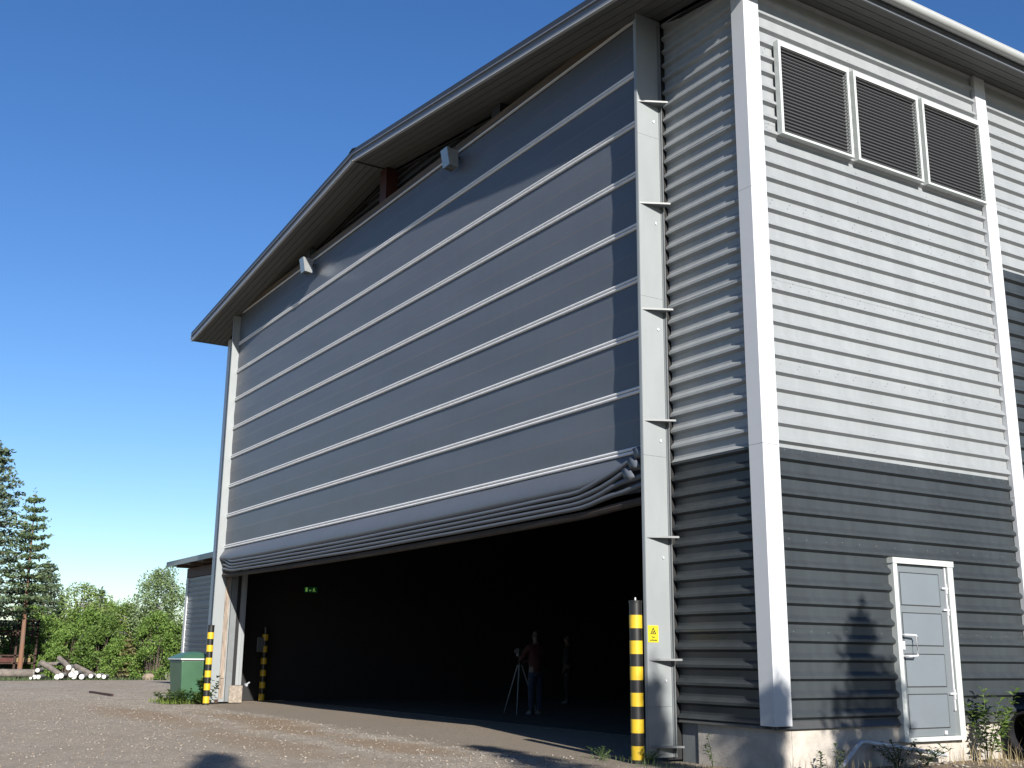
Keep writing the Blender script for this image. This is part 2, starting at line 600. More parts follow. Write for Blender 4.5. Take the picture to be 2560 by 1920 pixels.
sheet('forest_ground', [-900, -300, -120, -60, 0, 60, 300, 900], [-900, -300, -60, 0, 60, 300, 900], lambda x, y: -.06, X['forestfloor'])
sheet('gravel_yard', lin(-44.2, 40, 120), lin(-42, -.0, 60) + lin(.6, 42, 30), hills, X['gravel'])


mb = MB()
mb.box(-W + .15, -.15, 2.1, DEPTH - .1, -.3, .004)
hall_floor = mb.build('hall_floor', X['floor'])
hall_floor['kind'] = 'structure'


# loose stones on the gravel
def stones(name, n, area, smin, smax, m, seed):
    g = np.random.default_rng(seed)
    base = np.array([(1, 0, 0), (-.9, .1, .1), (.1, 1, 0), (0, -.95, .1), (.05, .1, .75), (0, 0, -.5)])
    tri = np.array([(0, 2, 4), (2, 1, 4), (1, 3, 4), (3, 0, 4), (2, 0, 5), (1, 2, 5), (3, 1, 5), (0, 3, 5)])
    Vs, Fs = [], []
    for i in range(n):
        x, y = area(g)
        s = smin + (smax - smin) * g.random() ** 3
        a = g.random() * 6.28
        c, d = math.cos(a), math.sin(a)
        v = base * (1 + .35 * (g.random((6, 3)) - .5)) * s * np.array([1, .6 + .4 * g.random(), .5 + .5 * g.random()])
        v = np.stack([v[:, 0] * c - v[:, 1] * d, v[:, 0] * d + v[:, 1] * c, v[:, 2]], 1) + np.array([x, y, hills(x, y) + s * .15])
        Fs.append(tri + 6 * i); Vs.append(v)
    o = mesh_np(name, np.concatenate(Vs), np.concatenate(Fs), m)
    o['kind'] = 'stuff'
    return o


def area_yard(g):
    while True:
        x = -30 + 34 * g.random() ** .8
        y = -11 + 10.4 * g.random()
        if y < -.8 - .2 * g.random() or x < -20: return x, y


stones('gravel_stones', 14000, area_yard, .006, .028, X['stone'], 1)
stones('gravel_stones', 5000, area_yard, .006, .026, X['stoneb'], 2)
stones('verge_stones', 500, lambda g: (.05 + 1.2 * g.random(), -.7 + 7 * g.random()), .012, .06, X['stone'], 3)


# ------------------------------------------------------------------ hangar
ZR, SL, OE, EO = 11.285, 0.116, 0.904, 0.575      # ridge height (top), slope, front overhang, side overhang
XM = -W / 2


def roof_z(x): return ZR - SL * abs(x - XM)


hangar = thing('hangar_building', (XM, 0, 0), 'large grey ribbed steel hangar with a low gable roof and a half-open fabric door', 'building')

PITCHZ, Z0 = .2112, .490      # rib pitch and foot of the cladding
ROW = PITCHZ * 5


def profile(z, phase=0.0):
    """depth of the ribbed sheet below its crown at height z"""
    t = ((z - Z0 - phase) / PITCHZ) % 1.0
    # from below: valley, steep underside, narrow crown, broad top slope, valley
    if t < .205: return .050
    if t < .345: return .050 * (1 - (t - .205) / .14)
    if t < .49: return 0.0
    if t < .73: return .050 * (t - .49) / .24
    return .050


def rib_levels(z0, z1, phase=0.0):
    zs = {round(z0, 5), round(z1, 5)}
    k0 = int((z0 - Z0 - phase) / PITCHZ) - 2
    for k in range(k0, k0 + int((z1 - z0) / PITCHZ) + 5):
        for t in (.205, .345, .49, .73):
            z = Z0 + phase + (k + t) * PITCHZ
            if z0 < z < z1: zs.add(round(z, 5))
    return sorted(zs)


def clad(axis, a0, a1, z0, z1, m, out=1, base=0.0, proud=0.0, phase=0.0, top=None):
    """one ribbed sheet; axis 'x': runs along y on plane x=base; axis 'y': runs along x on plane y=base"""
    zs = rib_levels(z0, z1, phase)
    V, F = [], []
    na = 2 if top is None else 8
    for z in zs:
        d = base + out * (proud - profile(z, phase))
        for i in range(na):
            a = a0 + (a1 - a0) * i / (na - 1)
            zz = z if top is None else min(z, top(a))
            V.append((d, a, zz) if axis == 'x' else (a, d, zz))
    for i in range(len(zs) - 1):
        for k in range(na - 1):
            F.append((na * i + k, na * i + k + 1, na * i + na + k + 1, na * i + na + k))
    mb = MB(); mb.add(V, F)
    o = mb.build('cladding_sheet', m, hangar)
    so = o.modifiers.new('thickness', 'SOLIDIFY')
    so.thickness = .0015
    so.offset = 0
    return o


rows_dark = [(Z0 + ROW * k, Z0 + ROW * (k + 1)) for k in range(3)]
rows_light = [(Z0 + ROW * k, min(Z0 + ROW * (k + 1), 9.86)) for k in range(3, 9)]
T1, T2 = 4.74, 4.99           # first bay trim on the side wall
DY0, DY1, DZ0, DZ1 = 2.10, 3.254, .246, 2.446    # side door outer frame
for k, (a, b) in enumerate(rows_dark + rows_light):
    m = X['dark'] if k < 3 else X['light']
    pr = .0025 * (k % 2)
    lap = .012
    if k == 0:
        clad('x', .02, DY0, a, b + lap, m, proud=pr); clad('x', DY1, T1 + .1, a, b + lap, m, proud=pr)
    elif k == 1:
        clad('x', .02, DY0, a, b + lap, m, proud=pr); clad('x', DY1, T1 + .1, a, b + lap, m, proud=pr)
        clad('x', DY0, DY1, DZ1, b + lap, m, proud=pr)
    else:
        clad('x', .02, T1 + .1, a, b + (lap if k < 8 else 0), m, proud=pr)
    m2 = X['dark'] if k < 6 else X['light']
    clad('x', T1 + .1, DEPTH, a, b + (lap if k < 8 else 0), m2, proud=pr)
    # front wall, right of the door and its mirror on the left
    PH = .11
    top = (lambda x: roof_z(x) - .27) if k == 8 else None
    b2 = 10.2 if k == 8 else b + lap
    clad('y', -GP + .01, -.02, a, b2, m, out=-1, proud=pr, phase=PH, top=top)
    clad('y', -W + .02, -W + GP - .01, a, b2, m, out=-1, proud=pr, phase=PH, top=top)
    clad('x', .02, DEPTH, a, b + (lap if k < 8 else 0), m, out=-1, base=-W, proud=pr)

# screw heads on the cladding seams: too small to pick apart one by one
mb = MB()
sr = random.Random(4)
for k in range(1, 9):
    zc = Z0 + ROW * k - .03
    y = .35
    while y < 7.5:
        if not (DY0 - .05 < y < DY1 + .05 and zc < DZ1 + .05) and not (7.6 < zc < 9.15 and .45 < y < 4.75) and not (T1 - .03 < y < T2 + .03):
            z = zc + sr.uniform(-.012, .012)
            mb.box(.0, .008, y - .0045, y + .0045, z - .0045, z + .0045)
        y += .31 + sr.uniform(-.03, .03)
for y in (1.95, 3.4):
    for k in range(12, 46):
        z = Z0 + PITCHZ * (k + .5)
        if not (7.6 < z < 9.15): mb.box(.0, .008, y - .004, y + .004, z - .004, z + .004)
scr = mb.build('screw_heads', X['guide2'], hangar)
scr['kind'] = 'stuff'

# concrete plinth, drip flashing, dark backing behind the sheets
for q in ((-.30, -.05, .304, DEPTH), (-1.34, -.05, .05, .30), (-W + .05, -W + .30, .304, DEPTH), (-W + .05, -W + 1.34, .05, .30)):
    MB().box(*q, -.3, .455).build('concrete_plinth', X['plinth'], hangar, bevel=.006)
MB().box(-GP + .01, -1.342, .07, .11, -.1, .45).build('guide_base_plate', X['guide2'], hangar)
for (y0, y1) in ((.0, DY0), (DY1, DEPTH)):
    mb = MB()
    mb.hexa([(-.05, y0, .452), (.004, y0, .440), (-.05, y1, .452), (.004, y1, .440), (-.05, y0, .50), (-.046, y0, .52), (-.05, y1, .50), (-.046, y1, .52)])
    mb.build('drip_flashing', X['flash'], hangar)
for (x0, x1) in ((-GP + .02, -.0), (-W, -W + GP - .02)):
    mb = MB()
    mb.hexa([(x0, -.004, .440), (x1, -.004, .440), (x0, .05, .452), (x1, .05, .452), (x0, .046, .52), (x1, .046, .52), (x0, .05, .50), (x1, .05, .50)])
    mb.build('drip_flashing', X['flash'], hangar)

# inner liner: walls and ceiling seen only as darkness through the door
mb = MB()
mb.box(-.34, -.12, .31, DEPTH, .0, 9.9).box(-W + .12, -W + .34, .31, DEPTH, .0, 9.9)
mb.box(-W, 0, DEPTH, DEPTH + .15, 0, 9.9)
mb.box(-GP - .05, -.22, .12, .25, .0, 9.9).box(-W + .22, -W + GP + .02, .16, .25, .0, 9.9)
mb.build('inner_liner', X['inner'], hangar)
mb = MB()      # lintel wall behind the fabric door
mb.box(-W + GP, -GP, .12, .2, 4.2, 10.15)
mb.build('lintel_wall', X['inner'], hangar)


# white folded corner trims and bay trims
def corner_trim(cx, sx, z0, z1, ta=.198, tb=.239):
    t = .006
    p = .022
    segs = [(z0, 3.66), (3.664, 6.9), (6.904, z1)]
    for (a, b) in segs:
        mb = MB()
        X0, X1 = sorted((cx - sx * ta, cx + sx * p))
        mb.box(X0, X1, -p - t, -p, a, b)                       # front flange
        a0, a1 = sorted((cx + sx * p, cx + sx * (p + t)))
        mb.box(a0, a1, -p - t, tb, a, b)                       # side flange
        # returns to the sheet
        e0, e1 = sorted((cx - sx * ta, cx - sx * (ta - t)))
        mb.box(e0, e1, -p, .04, a, b)
        b0, b1 = sorted((cx - sx * .04, cx + sx * p))
        mb.box(b0, b1, tb - t, tb, a, b)
        mb.build('corner_trim', X['white'], hangar)


corner_trim(0, 1, .474, 9.80)
corner_trim(-W, -1, .474, 9.80)
for (y0, y1) in ((T1, T2), (9.9, 10.15), (15.1, 15.35), (20.2, 20.45), (25.3, 25.55)):
    for (a, b) in ((.46, 3.4), (3.404, 9.20), (9.204, 9.86)):
        mb = MB()
        mb.box(.022, .028, y0, y1, a, b).box(-.04, .022, y0, y0 + .005, a, b).box(-.04, .022, y1 - .005, y1, a, b)
        mb.build('bay_trim', X['white'], hangar)

# ---- roof
for sgn in (1, -1):
    xe = EO if sgn > 0 else -W - EO
    zt = lambda x: roof_z(x)
    mb = MB()
    y0, y1 = -OE - .02, DEPTH + .6
    mb.hexa([(XM, y0, zt(XM) - .07), (xe, y0, zt(xe) - .07), (XM, y1, zt(XM) - .07), (xe, y1, zt(xe) - .07),
             (XM, y0, zt(XM)), (xe, y0, zt(xe)), (XM, y1, zt(XM)), (xe, y1, zt(xe))])
    mb.build('roof_sheet', X['roofdark'], hangar)
    # ceiling under the roof (inside the hall)
    mb = MB()
    xi = -.22 if sgn > 0 else -W + .22
    mb.hexa([(XM, .0, zt(XM) - .30), (xi, .0, zt(xi) - .30), (XM, DEPTH, zt(XM) - .30), (xi, DEPTH, zt(xi) - .30),
             (XM, .0, zt(XM) - .26), (xi, .0, zt(xi) - .26), (XM, DEPTH, zt(XM) - .26), (xi, DEPTH, zt(xi) - .26)])
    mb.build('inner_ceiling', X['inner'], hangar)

    def barge(ya, yb, za, zb, name, m):
        mb = MB()
        mb.hexa([(XM, ya, zt(XM) - za), (xe, ya, zt(xe) - za), (XM, yb, zt(XM) - za), (xe, yb, zt(xe) - za),
                 (XM, ya, zt(XM) - zb), (xe, ya, zt(xe) - zb), (XM, yb, zt(XM) - zb), (xe, yb, zt(xe) - zb)])
        return mb.build(name, m, hangar)
    barge(-OE - .035, -OE, .085, -.012, 'verge_flashing', X['roofdark'])
    barge(-OE - .045, -OE + .01, .105, .085, 'verge_strip', X['fascia'])
    barge(-OE - .012, -OE + .02, .232, .105, 'barge_board', X['fascia'])
    barge(-OE - .026, -OE + .03, .247, .232, 'barge_drip', X['gutter'])
    # soffit boards under the front overhang, running with the slope
    nb = 6
    bw = (OE - .03) / nb
    for k in range(nb):
        ya = -OE + .03 + k * bw
        mb = MB()
        yb = ya + bw - .014
        za, zb = .222, .205
        mb.hexa([(XM, ya, zt(XM) - za), (xe, ya, zt(xe) - za), (XM, yb, zt(XM) - za), (xe, yb, zt(xe) - za),
                 (XM, ya, zt(XM) - zb), (xe, ya, zt(xe) - zb), (XM, yb, zt(XM) - zb), (xe, yb, zt(xe) - zb)])
        mb.build('soffit_board', X['soffit'], hangar)
    # black gaps behind the boards
    barge(-OE + .03, .02, .200, .190, 'soffit_backing', X['black'])
    # side eave: boards along the wall, fascia and gutter
    ns = 4
    xw = 0.0 if sgn > 0 else -W
    bw = (EO - .03) / ns
    for k in range(ns):
        xa, xb = xw + sgn * (k * bw + .004), xw + sgn * ((k + 1) * bw - .008)
        mb = MB()
        mb.hexa([(xa, .0, zt(xa) - .222), (xb, .0, zt(xb) - .222), (xa, DEPTH, zt(xa) - .222), (xb, DEPTH, zt(xb) - .222),
                 (xa, .0, zt(xa) - .205), (xb, .0, zt(xb) - .205), (xa, DEPTH, zt(xa) - .205), (xb, DEPTH, zt(xb) - .205)])
        mb.build('soffit_board', X['soffit'], hangar)
    mb = MB()
    xa, xb = xw, xe
    mb.hexa([(xa, .0, zt(xa) - .200), (xb, .0, zt(xb) - .200), (xa, DEPTH, zt(xa) - .200), (xb, DEPTH, zt(xb) - .200),
             (xa, .0, zt(xa) - .19), (xb, .0, zt(xb) - .19), (xa, DEPTH, zt(xa) - .19), (xb, DEPTH, zt(xb) - .19)])
    mb.build('soffit_backing', X['black'], hangar)
    mb = MB()
    x0, x1 = sorted((xe - sgn * .025, xe))
    mb.box(x0, x1, -OE + .02, DEPTH + .6, zt(xe) - .235, zt(xe) - .07)
    mb.build('eave_fascia', X['fascia'], hangar)
    # half-round gutter with a rolled lip
    mb = MB()
    gx, gz, gr = xe + sgn * .088, zt(xe) - .085, .082
    prof = []
    for k in range(15):
        a = math.pi + math.pi * k / 14
        prof.append((gx + gr * math.cos(a), gz + gr * math.sin(a) * 1.05))
    lip = (gx + sgn * gr)
    V, F = [], []
    for yy in (-OE - .01, DEPTH + .6):
        V += [(p[0], yy, p[1]) for p in prof]
    n = len(prof)
    F = [(i, i + 1, n + i + 1, n + i) for i in range(n - 1)]
    F.append(tuple(range(n)))
    mb.add(V, F)
    mb.tube([(lip - sgn * .006, -OE - .01, gz + .006), (lip - sgn * .006, DEPTH + .6, gz + .006)], .011, 8)
    g = mb.build('gutter', X['gutter'], hangar, smooth=True, ang=.9)
    so = g.modifiers.new('thickness', 'SOLIDIFY'); so.thickness = .003; so.offset = 0
mb = MB()
mb.prism([(XM - .16, -OE - .05, roof_z(XM - .16) + .01), (XM, -OE - .05, ZR + .035), (XM + .16, -OE - .05, roof_z(XM + .16) + .01), (XM, -OE - .05, ZR + .01)], (0, DEPTH + 1.5, 0))
mb.build('ridge_cap', X['roofdark'], hangar)
mb = MB()
mb.box(XM - .006, XM + .006, -OE - .052, .0, ZR - .252, ZR - .22)
mb.build('soffit_joint', X['roofdark'], hangar)

# gable above the door: recessed wall, red column head, brown header with pale edge
mb = MB()
V = []
nx = 20
for i in range(nx):
    x = -W + GP + (W - 2 * GP) * i / (nx - 1)
    V += [(x, .10, 10.0), (x, .10, roof_z(x) - .21)]
mb.add(V, [(2 * i, 2 * i + 2, 2 * i + 3, 2 * i + 1) for i in range(nx - 1)])
mb.build('gable_infill', X['roofdark'], hangar)
for k in range(4):
    mb = MB()
    z = 10.34 + .16 * k
    half = (roof_z(XM) - .24 - z) / SL
    if half > .5:
        mb.box(max(XM - half, -W + GP), min(XM + half, -GP), .03, .10, z, z + .05)
        mb.build('gable_rib', X['roofdark'], hangar)
mb = MB()
mb.box(XM - .16, XM + .14, -.22, .08, 10.28, ZR - .25)
mb.build('red_column_head', X['redsteel'], hangar)
for xx, w in ((-6.0, .28), (-14.6, .28)):
    mb = MB()
    mb.box(xx, xx + w, -.20, .08, 10.25, roof_z(xx) - .235)
    mb.build('header_bracket', X['roofdark'], hangar)
mb = MB()
mb.box(-W + GP, -GP - .02, YC - .03, .02, 10.112, 10.26)
mb.build('header_board', X['wood'], hangar)
mb = MB()
mb.box(-W + GP + .02, -GP - .02, YC - .045, YC - .012, 10.084, 10.110)
mb.build('door_top_rail', X['band'], hangar)

# ---- fabric lifting door
XL, XR = -W + GP + .015, -GP - .02
SEAM = [3.86, 4.662, 5.432, 6.202, 6.972, 7.742, 8.512, 9.282]


def sag(x): return -.05 * math.sin(math.pi * (x - XL) / (XR - XL))


def strip(z0, z1, seed):
    g = random.Random(seed)
    ph = [g.uniform(0, 6.28) for _ in range(8)]
    nx = 90
    ts = [0, .1, .2, .3, .4, .48, .525, .6, .7, .8, .9, 1]
    nz = len(ts) - 1
    V = []
    for j in range(nz + 1):
        t = ts[j]
        for i in range(nx + 1):
            x = XL + (XR - XL) * i / nx
            y = YC - .005 * math.sin(math.pi * t) - .005 * (1 - abs(2 * t - 1))
            edge = math.exp(-(x - XL) / .5) + math.exp(-(XR - x) / .5)
            y += .004 * math.sin(x * 1.9 + ph[0] + 2 * t) * math.sin(math.pi * t) + .0025 * math.sin(x * 4.3 + ph[1] - 5 * t) * math.sin(math.pi * t)
            y += edge * .003 * math.sin(7 * t + ph[2]) * math.sin(math.pi * t)
            z = z0 + (z1 - z0) * t + (sag(x) * .3 if z0 < 4.5 else 0) * (1 - t)
            V.append((x, y, z))
    F = [(j * (nx + 1) + i, j * (nx + 1) + i + 1, (j + 1) * (nx + 1) + i + 1, (j + 1) * (nx + 1) + i) for j in range(nz) for i in range(nx)]
    mb = MB(); mb.add(V, F)
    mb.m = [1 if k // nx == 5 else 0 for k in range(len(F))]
    return mb


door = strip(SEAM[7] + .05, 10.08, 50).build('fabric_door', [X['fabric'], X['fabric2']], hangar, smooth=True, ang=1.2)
for k in range(7):
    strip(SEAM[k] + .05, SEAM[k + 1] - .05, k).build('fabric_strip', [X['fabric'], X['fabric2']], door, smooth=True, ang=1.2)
mb_b = MB()
mb_b.box(XL, XR, YC + .02, YC + .03, 3.3, 10.08)
mb_b.build('door_inner_skin', X['fabric'], door)
for k, z in enumerate(SEAM):
    for dz, rr in ((.026, .021), (-.026, .024)):
        mb = MB()
        pts = [(XL + (XR - XL) * i / 12, YC - .008, z + dz + (.3 * sag(XL + (XR - XL) * i / 12) if k == 0 else 0)) for i in range(13)]
        mb.tube(pts, rr, 10, sq=1.0)
        mb.build('seam_batten', X['band'], door, smooth=True)
    mb = MB()
    mb.box(XL, XR, YC - .002, YC + .002, z - .052, z + .052)
    mb.build('seam_tape', X['fabric'], door)


def endlift(x, amt_r, amt_l):
    t = max(0, 1 - (XR - x) / 1.7)
    u = max(0, 1 - (x - XL) / 1.0)
    return amt_r * t * t * (3 - 2 * t) + amt_l * u * u * (3 - 2 * u)


# the bulging bottom strip and the gathered folds under it
prof = [(0, 3.812), (-.03, 3.76), (-.075, 3.68), (-.115, 3.60), (-.135, 3.53), (-.125, 3.475), (-.09, 3.45), (-.03, 3.46)]
V, F = [], []
nx = 80
for i in range(nx + 1):
    x = XL + .02 + (XR - XL - .04) * i / nx
    t = max(0, 1 - (XR - x) / 1.7)
    for q, (dy, z) in enumerate(prof):
        fade = q / (len(prof) - 1)
        zz = z + sag(x) * (.3 + .7 * fade) + endlift(x, .30, .10) * fade ** 1.5
        dyy = dy * (1 - .45 * t) + .002 * math.sin(x * 2 + q)
        V.append((x, YC + dyy, zz))
npf = len(prof)
F = [(i * npf + q, i * npf + q + 1, (i + 1) * npf + q + 1, (i + 1) * npf + q) for i in range(nx) for q in range(npf - 1)]
mb = MB(); mb.add(V, F)
mb.build('bottom_strip', X['fabric'], door, smooth=True, ang=2)
fr = random.Random(8)
for k in range(4):
    zf = 3.43 - .070 * k
    pts, rad = [], []
    nn = 70
    for i in range(nn + 1):
        x = XL + .02 + (XR - XL - .06) * i / nn
        u = max(0, 1 - (x - XL) / .9)
        t = max(0, 1 - (XR - x) / 1.7)
        wig = .0035 * math.sin(x * 1.3 + k * 2) + .022 * t * math.sin(x * 6 + k * 1.7)
        pts.append((x, YC - .105 + .012 * k + .05 * u - .02 * t + .003 * math.sin(x * 2 + k), zf + sag(x) + endlift(x, .30 - .05 * k, .22 - .045 * k) + wig))
        rad.append(.034 * (1 + .25 * t + .5 * u * (1 - u) * 2))
    mb = MB()
    mb.tube(pts, rad, 10, sq=.95)
    mb.build('gathered_fold', X['fabric'], door, smooth=True, ang=1.2)
mb = MB()
pts = [(XL + .05 + (XR - XL - .1) * i / 24, YC - .0, 3.125 + sag(XL + (XR - XL) * i / 24) + endlift(XL + (XR - XL) * i / 24, .06, .02)) for i in range(25)]
mb.tube(pts, .055, 8)
mb.build('bottom_beam', X['beam'], door, smooth=True)
# loose fabric ends hanging from the last fold on the right
for k in range(3):
    mb = MB()
    x = XR - .10 - .12 * k
    z = 3.86 - .12 * k
    V = []
    for j in range(5):
        t = j / 4
        V += [(x + .14 * math.sin(t * 1.5) - .02, YC - .15 - .02 * math.sin(3 * t), z - .16 * t), (x - .12 + .05 * t, YC - .19 + .01 * t, z - .03 - .13 * t)]
    mb.add(V, [(2 * j, 2 * j + 1, 2 * j + 3, 2 * j + 2) for j in range(4)])
    o = mb.build('loose_flap', X['fabric'], door, smooth=True, ang=2)
    so = o.modifiers.new('t', 'SOLIDIFY'); so.thickness = .006

# ---- door guides with their gussets
BR = [.16, 1.18, 2.68, 4.18, 5.68, 7.18, 8.69]


def door_guide(xo, sgn):
    """xo: outer face of the guide, sgn +1 for the right one (outer face looks to +x)"""
    inn = lambda d: xo - sgn * d
    mb = MB()
    a, b = sorted((inn(.012), inn(0)))
    for (z0, z1) in ((.03, .62), (.623, 3.72), (3.723, 5.86), (5.863, 8.2), (8.203, 10.05)):
        mb.box(a, b, -.45, -.012, z0, min(z1, roof_z(xo) - .24))
    g = mb.build('door_guide', X['guide'], hangar)
    # wall flange of the angle
    mb = MB()
    a, b = sorted((inn(-.045), inn(.0)))
    mb.box(a, b, -.06, -.052, .03, 9.95)
    mb.build('guide_flange', X['guide2'], g)
    mb = MB()
    a, b = sorted((inn(-.0), inn(-.012)))
    mb.box(a, b, -.075, -.062, .03, 9.95)
    mb.build('guide_rib', X['guide2'], g)
    # front lip and inner channel
    mb = MB()
    a, b = sorted((inn(.055), inn(0.012)))
    mb.box(a, b, -.452, -.444, .03, 9.95)
    mb.build('guide_lip', X['guide'], g)
    for k, z in enumerate(BR):
        mb = MB()
        t = .010
        mb.prism([(inn(-.001), -.42, z - t / 2), (inn(-.001), -.054, z - t / 2), (inn(-.185), -.052, z - t / 2)], (0, 0, t))
        a, b = sorted((inn(-.15), inn(-.19)))
        # edge lip along the long side
        mb.hexa([(inn(-.000), -.432, z - .012), (inn(-.190), -.060, z - .012), (inn(.0), -.420, z - .012), (inn(-.186), -.050, z - .012),
                 (inn(-.000), -.432, z + .012), (inn(-.190), -.060, z + .012), (inn(.0), -.420, z + .012), (inn(-.186), -.050, z + .012)])
        mb.build('gusset', X['guide2'], g)
    mb = MB()
    for k, z in enumerate(BR[1:]):
        for dz in (-.25,):
            xx = inn(-.008)
            mb.lathe(xx, -.17, [(.012, z + dz - .012), (.012, z + dz + .012)], 8)
    mb.build('bolt', X['steel'], g)
    return g


door_guide(-GP, 1)
gl = door_guide(-W + GP, -1)
# inner side of the left guide, seen through the opening
xg = -W + GP
mb = MB(); mb.box(xg + .012, xg + .03, -.45, -.245, .02, 9.9); mb.build('guide_plate', X['guide'], gl)
mb = MB(); mb.box(xg + .0, xg + .02, -.15, -.04, .10, 3.6); mb.build('worn_guide_rail', X['worn'], gl)
mb = MB(); mb.box(xg + .0, xg + .035, -.165, -.152, .06, 3.6); mb.build('rail_edge', X['worn'], gl)
mb = MB(); mb.box(xg - .02, xg - .004, -.24, .16, .05, 3.6); mb.build('guide_backing', X['rubber'], gl)
mb = MB(); mb.box(xg - .0, xg + .03, .0, .155, .03, 3.7); mb.build('guide_plate', X['guide2'], gl)
mb = MB(); mb.box(xg - .03, xg + .012, .17, .33, .43, 3.7).box(xg - .03, xg + .03, .33, .40, .43, 3.7); mb.build('jamb_lining', X['light'], gl)
mb = MB(); mb.box(xg - .05, xg + .04, -.26, -.17, .0, .09); mb.build('rail_foot', X['rust'], gl)
# wall side of the right guide is kept dark behind the fabric
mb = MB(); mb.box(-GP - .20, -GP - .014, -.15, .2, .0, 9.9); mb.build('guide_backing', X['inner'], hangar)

blk = MB().box(xg - .12, xg + .06, .10, .44, .0, .42).build('concrete_block', X['blockc'], bevel=.015)
tag(blk, 'squat concrete foot block at the base of the left door jamb', 'block')

# ---- louvres on the side wall
for k in range(3):
    y0 = .5113 + k * (1.3383 + .0916)
    y1 = y0 + 1.3383
    z0, z1 = 7.738, 9.066
    fr_ = MB()
    fw, x0, x1 = .042, .003, .085
    fr_.box(x0, x1, y0, y0 + fw, z0, z1).box(x0, x1, y1 - fw, y1, z0, z1)
    fr_.box(x0, x1, y0 + fw, y1 - fw, z0, z0 + .03).box(x0, x1, y0 + fw, y1 - fw, z1 - .075, z1)
    lv = fr_.build('louvre_window', X['doorframe'], hangar)
    MB().box(.002, .008, y0 + fw, y1 - fw, z0 + .03, z1 - .06).build('louvre_shade_sheet', X['black'], lv)  # black sheet stands in for the shade between the slats
    base = None
    n = 25
    for j in range(n):
        z = z0 + .055 + (z1 - .085 - z0 - .055) * j / (n - 1)
        if base is None:
            mbs = MB()
            mbs.box(.060, .070, y0 + fw + .001, y1 - fw - .001, z - .005, z + .005)
            base = mbs.build('louvre_slat', X['slat'], lv)
            zb = z
        else:
            c = base.copy(); COL.objects.link(c); c.parent = lv; c.location.z += z - zb

# ---- side door
lx = -.012
mb = MB()
fw = .075
mb.box(-.05, .035, DY0, DY0 + fw, DZ0, DZ1 - .07).box(-.05, .035, DY1 - fw - .03, DY1, DZ0, DZ1 - .07)
mb.box(-.05, .045, DY0 - .01, DY1 + .01, DZ1 - .07, DZ1)
sd = mb.build('side_door', X['doorframe'], hangar)
mb = MB(); mb.box(-.05, .03, DY0 + fw, DY1 - fw - .03, DZ0, DZ0 + .05); mb.build('door_threshold', X['doorframe'], sd)
la, lb = DY0 + fw + .004, DY1 - fw - .075
mb = MB(); mb.box(-.05, lx, la, lb, DZ0 + .054, DZ1 - .075); mb.build('door_leaf', X['door'], sd)
mb = MB(); mb.box(-.05, -.02, lb, DY1 - fw - .03, DZ0 + .05, DZ1 - .07); mb.build('door_rebate', X['door'], sd)
mb = MB(); mb.box(-.02, .012, lb + .003, lb + .03, DZ0 + .35, DZ1 - .08); mb.build('door_seal_strip', X['white'], sd)
pa, pb = la + .09, lb - .10
for (z0, z1) in ((.40, .79), (.89, 1.27), (1.385, 1.77), (1.875, 2.265)):
    mb = MB(); mb.box(lx - .004, lx + .0015, pa - .012, pb + .012, z0 - .012, z1 + .012); mb.build('panel_gasket', X['rubber'], sd)
    mb = MB(); mb.box(lx - .004, lx + .006, pa, pb, z0, z1); mb.build('door_panel', X['doorpanel'], sd, bevel=.004)
hy = la + .045
mb = MB()
mb.tube([(lx, hy, 1.50), (lx + .055, hy, 1.505), (lx + .075, hy + .02, 1.505), (lx + .09, hy + .16, 1.50), (lx + .09, hy + .17, 1.485), (lx + .09, hy + .17, 1.27), (lx + .09, hy + .16, 1.255), (lx + .075, hy + .02, 1.25), (lx, hy, 1.25)], .013, 10)
mb.build('door_handle', X['steel'], sd, smooth=True)
mb = MB(); mb.box(lx, lx + .022, hy - .02, hy + .03, 1.33, 1.43).box(lx + .022, lx + .03, hy - .008, hy + .018, 1.36, 1.40); mb.build('door_lock', X['steel'], sd)
for z in (2.10, 1.83, .80):
    mb = MB()
    mb.box(lx, lx + .03, lb - .07, lb + .05, z - .012, z + .012).lathe(lx + .025, lb + .02, [(.014, z - .07), (.014, z + .05)], 10)
    mb.build('door_hinge', X['white'], sd, smooth=True)
mb = MB(); mb.box(lx, lx + .02, lb - .22, lb - .17, .315, .36); mb.build('door_stop', X['white'], sd)


# ------------------------------------------------------------------ lamps over the door
def floodlight(x, label):
    t = thing('floodlight', (x, -.3, 9.72), label, 'floodlight', 'floodlights above the fabric door')
    y0, y1, z0, z1, w = -.60, -.36, 9.72, 10.07, .24
    mb = MB()
    # wedge-shaped housing, open below, front leaning back towards its foot
    P = [(x, y0 + .06, z0 + .02), (x + w, y0 + .06, z0 + .02), (x, y1, z0), (x + w, y1, z0),
         (x, y0, z1), (x + w, y0, z1), (x, y1, z1 - .03), (x + w, y1, z1 - .03)]
    mb.add(P, [(4, 5, 7, 6), (0, 1, 5, 4), (2, 6, 7, 3), (0, 4, 6, 2), (1, 3, 7, 5)])
    o = mb.build('lamp_housing', X['galv'], t)
    so = o.modifiers.new('thickness', 'SOLIDIFY'); so.thickness = .004
    MB().box(x + .01, x + w - .01, y0 + .07, y1 - .01, z0 + .03, z0 + .04).build('lamp_glass', X['lampglass'], t)
    MB().box(x + .03, x + w - .03, y1, YC - .05, z1 - .16, z1 - .11).build('lamp_arm', X['rubber'], t)
    MB().tube([(x + .14, y1 - .04, z1 - .02), (x + .15, y1 - .02, z1 + .10), (x + .15, -.3, z1 + .22)], .006, 6).build('lamp_cable', X['rubber'], t)
    return t


floodlight(-7.12, 'galvanised floodlight box over the fabric door, the one nearer the tall right corner')
floodlight(-13.93, 'galvanised floodlight box over the fabric door, the farther one near the low left eave')


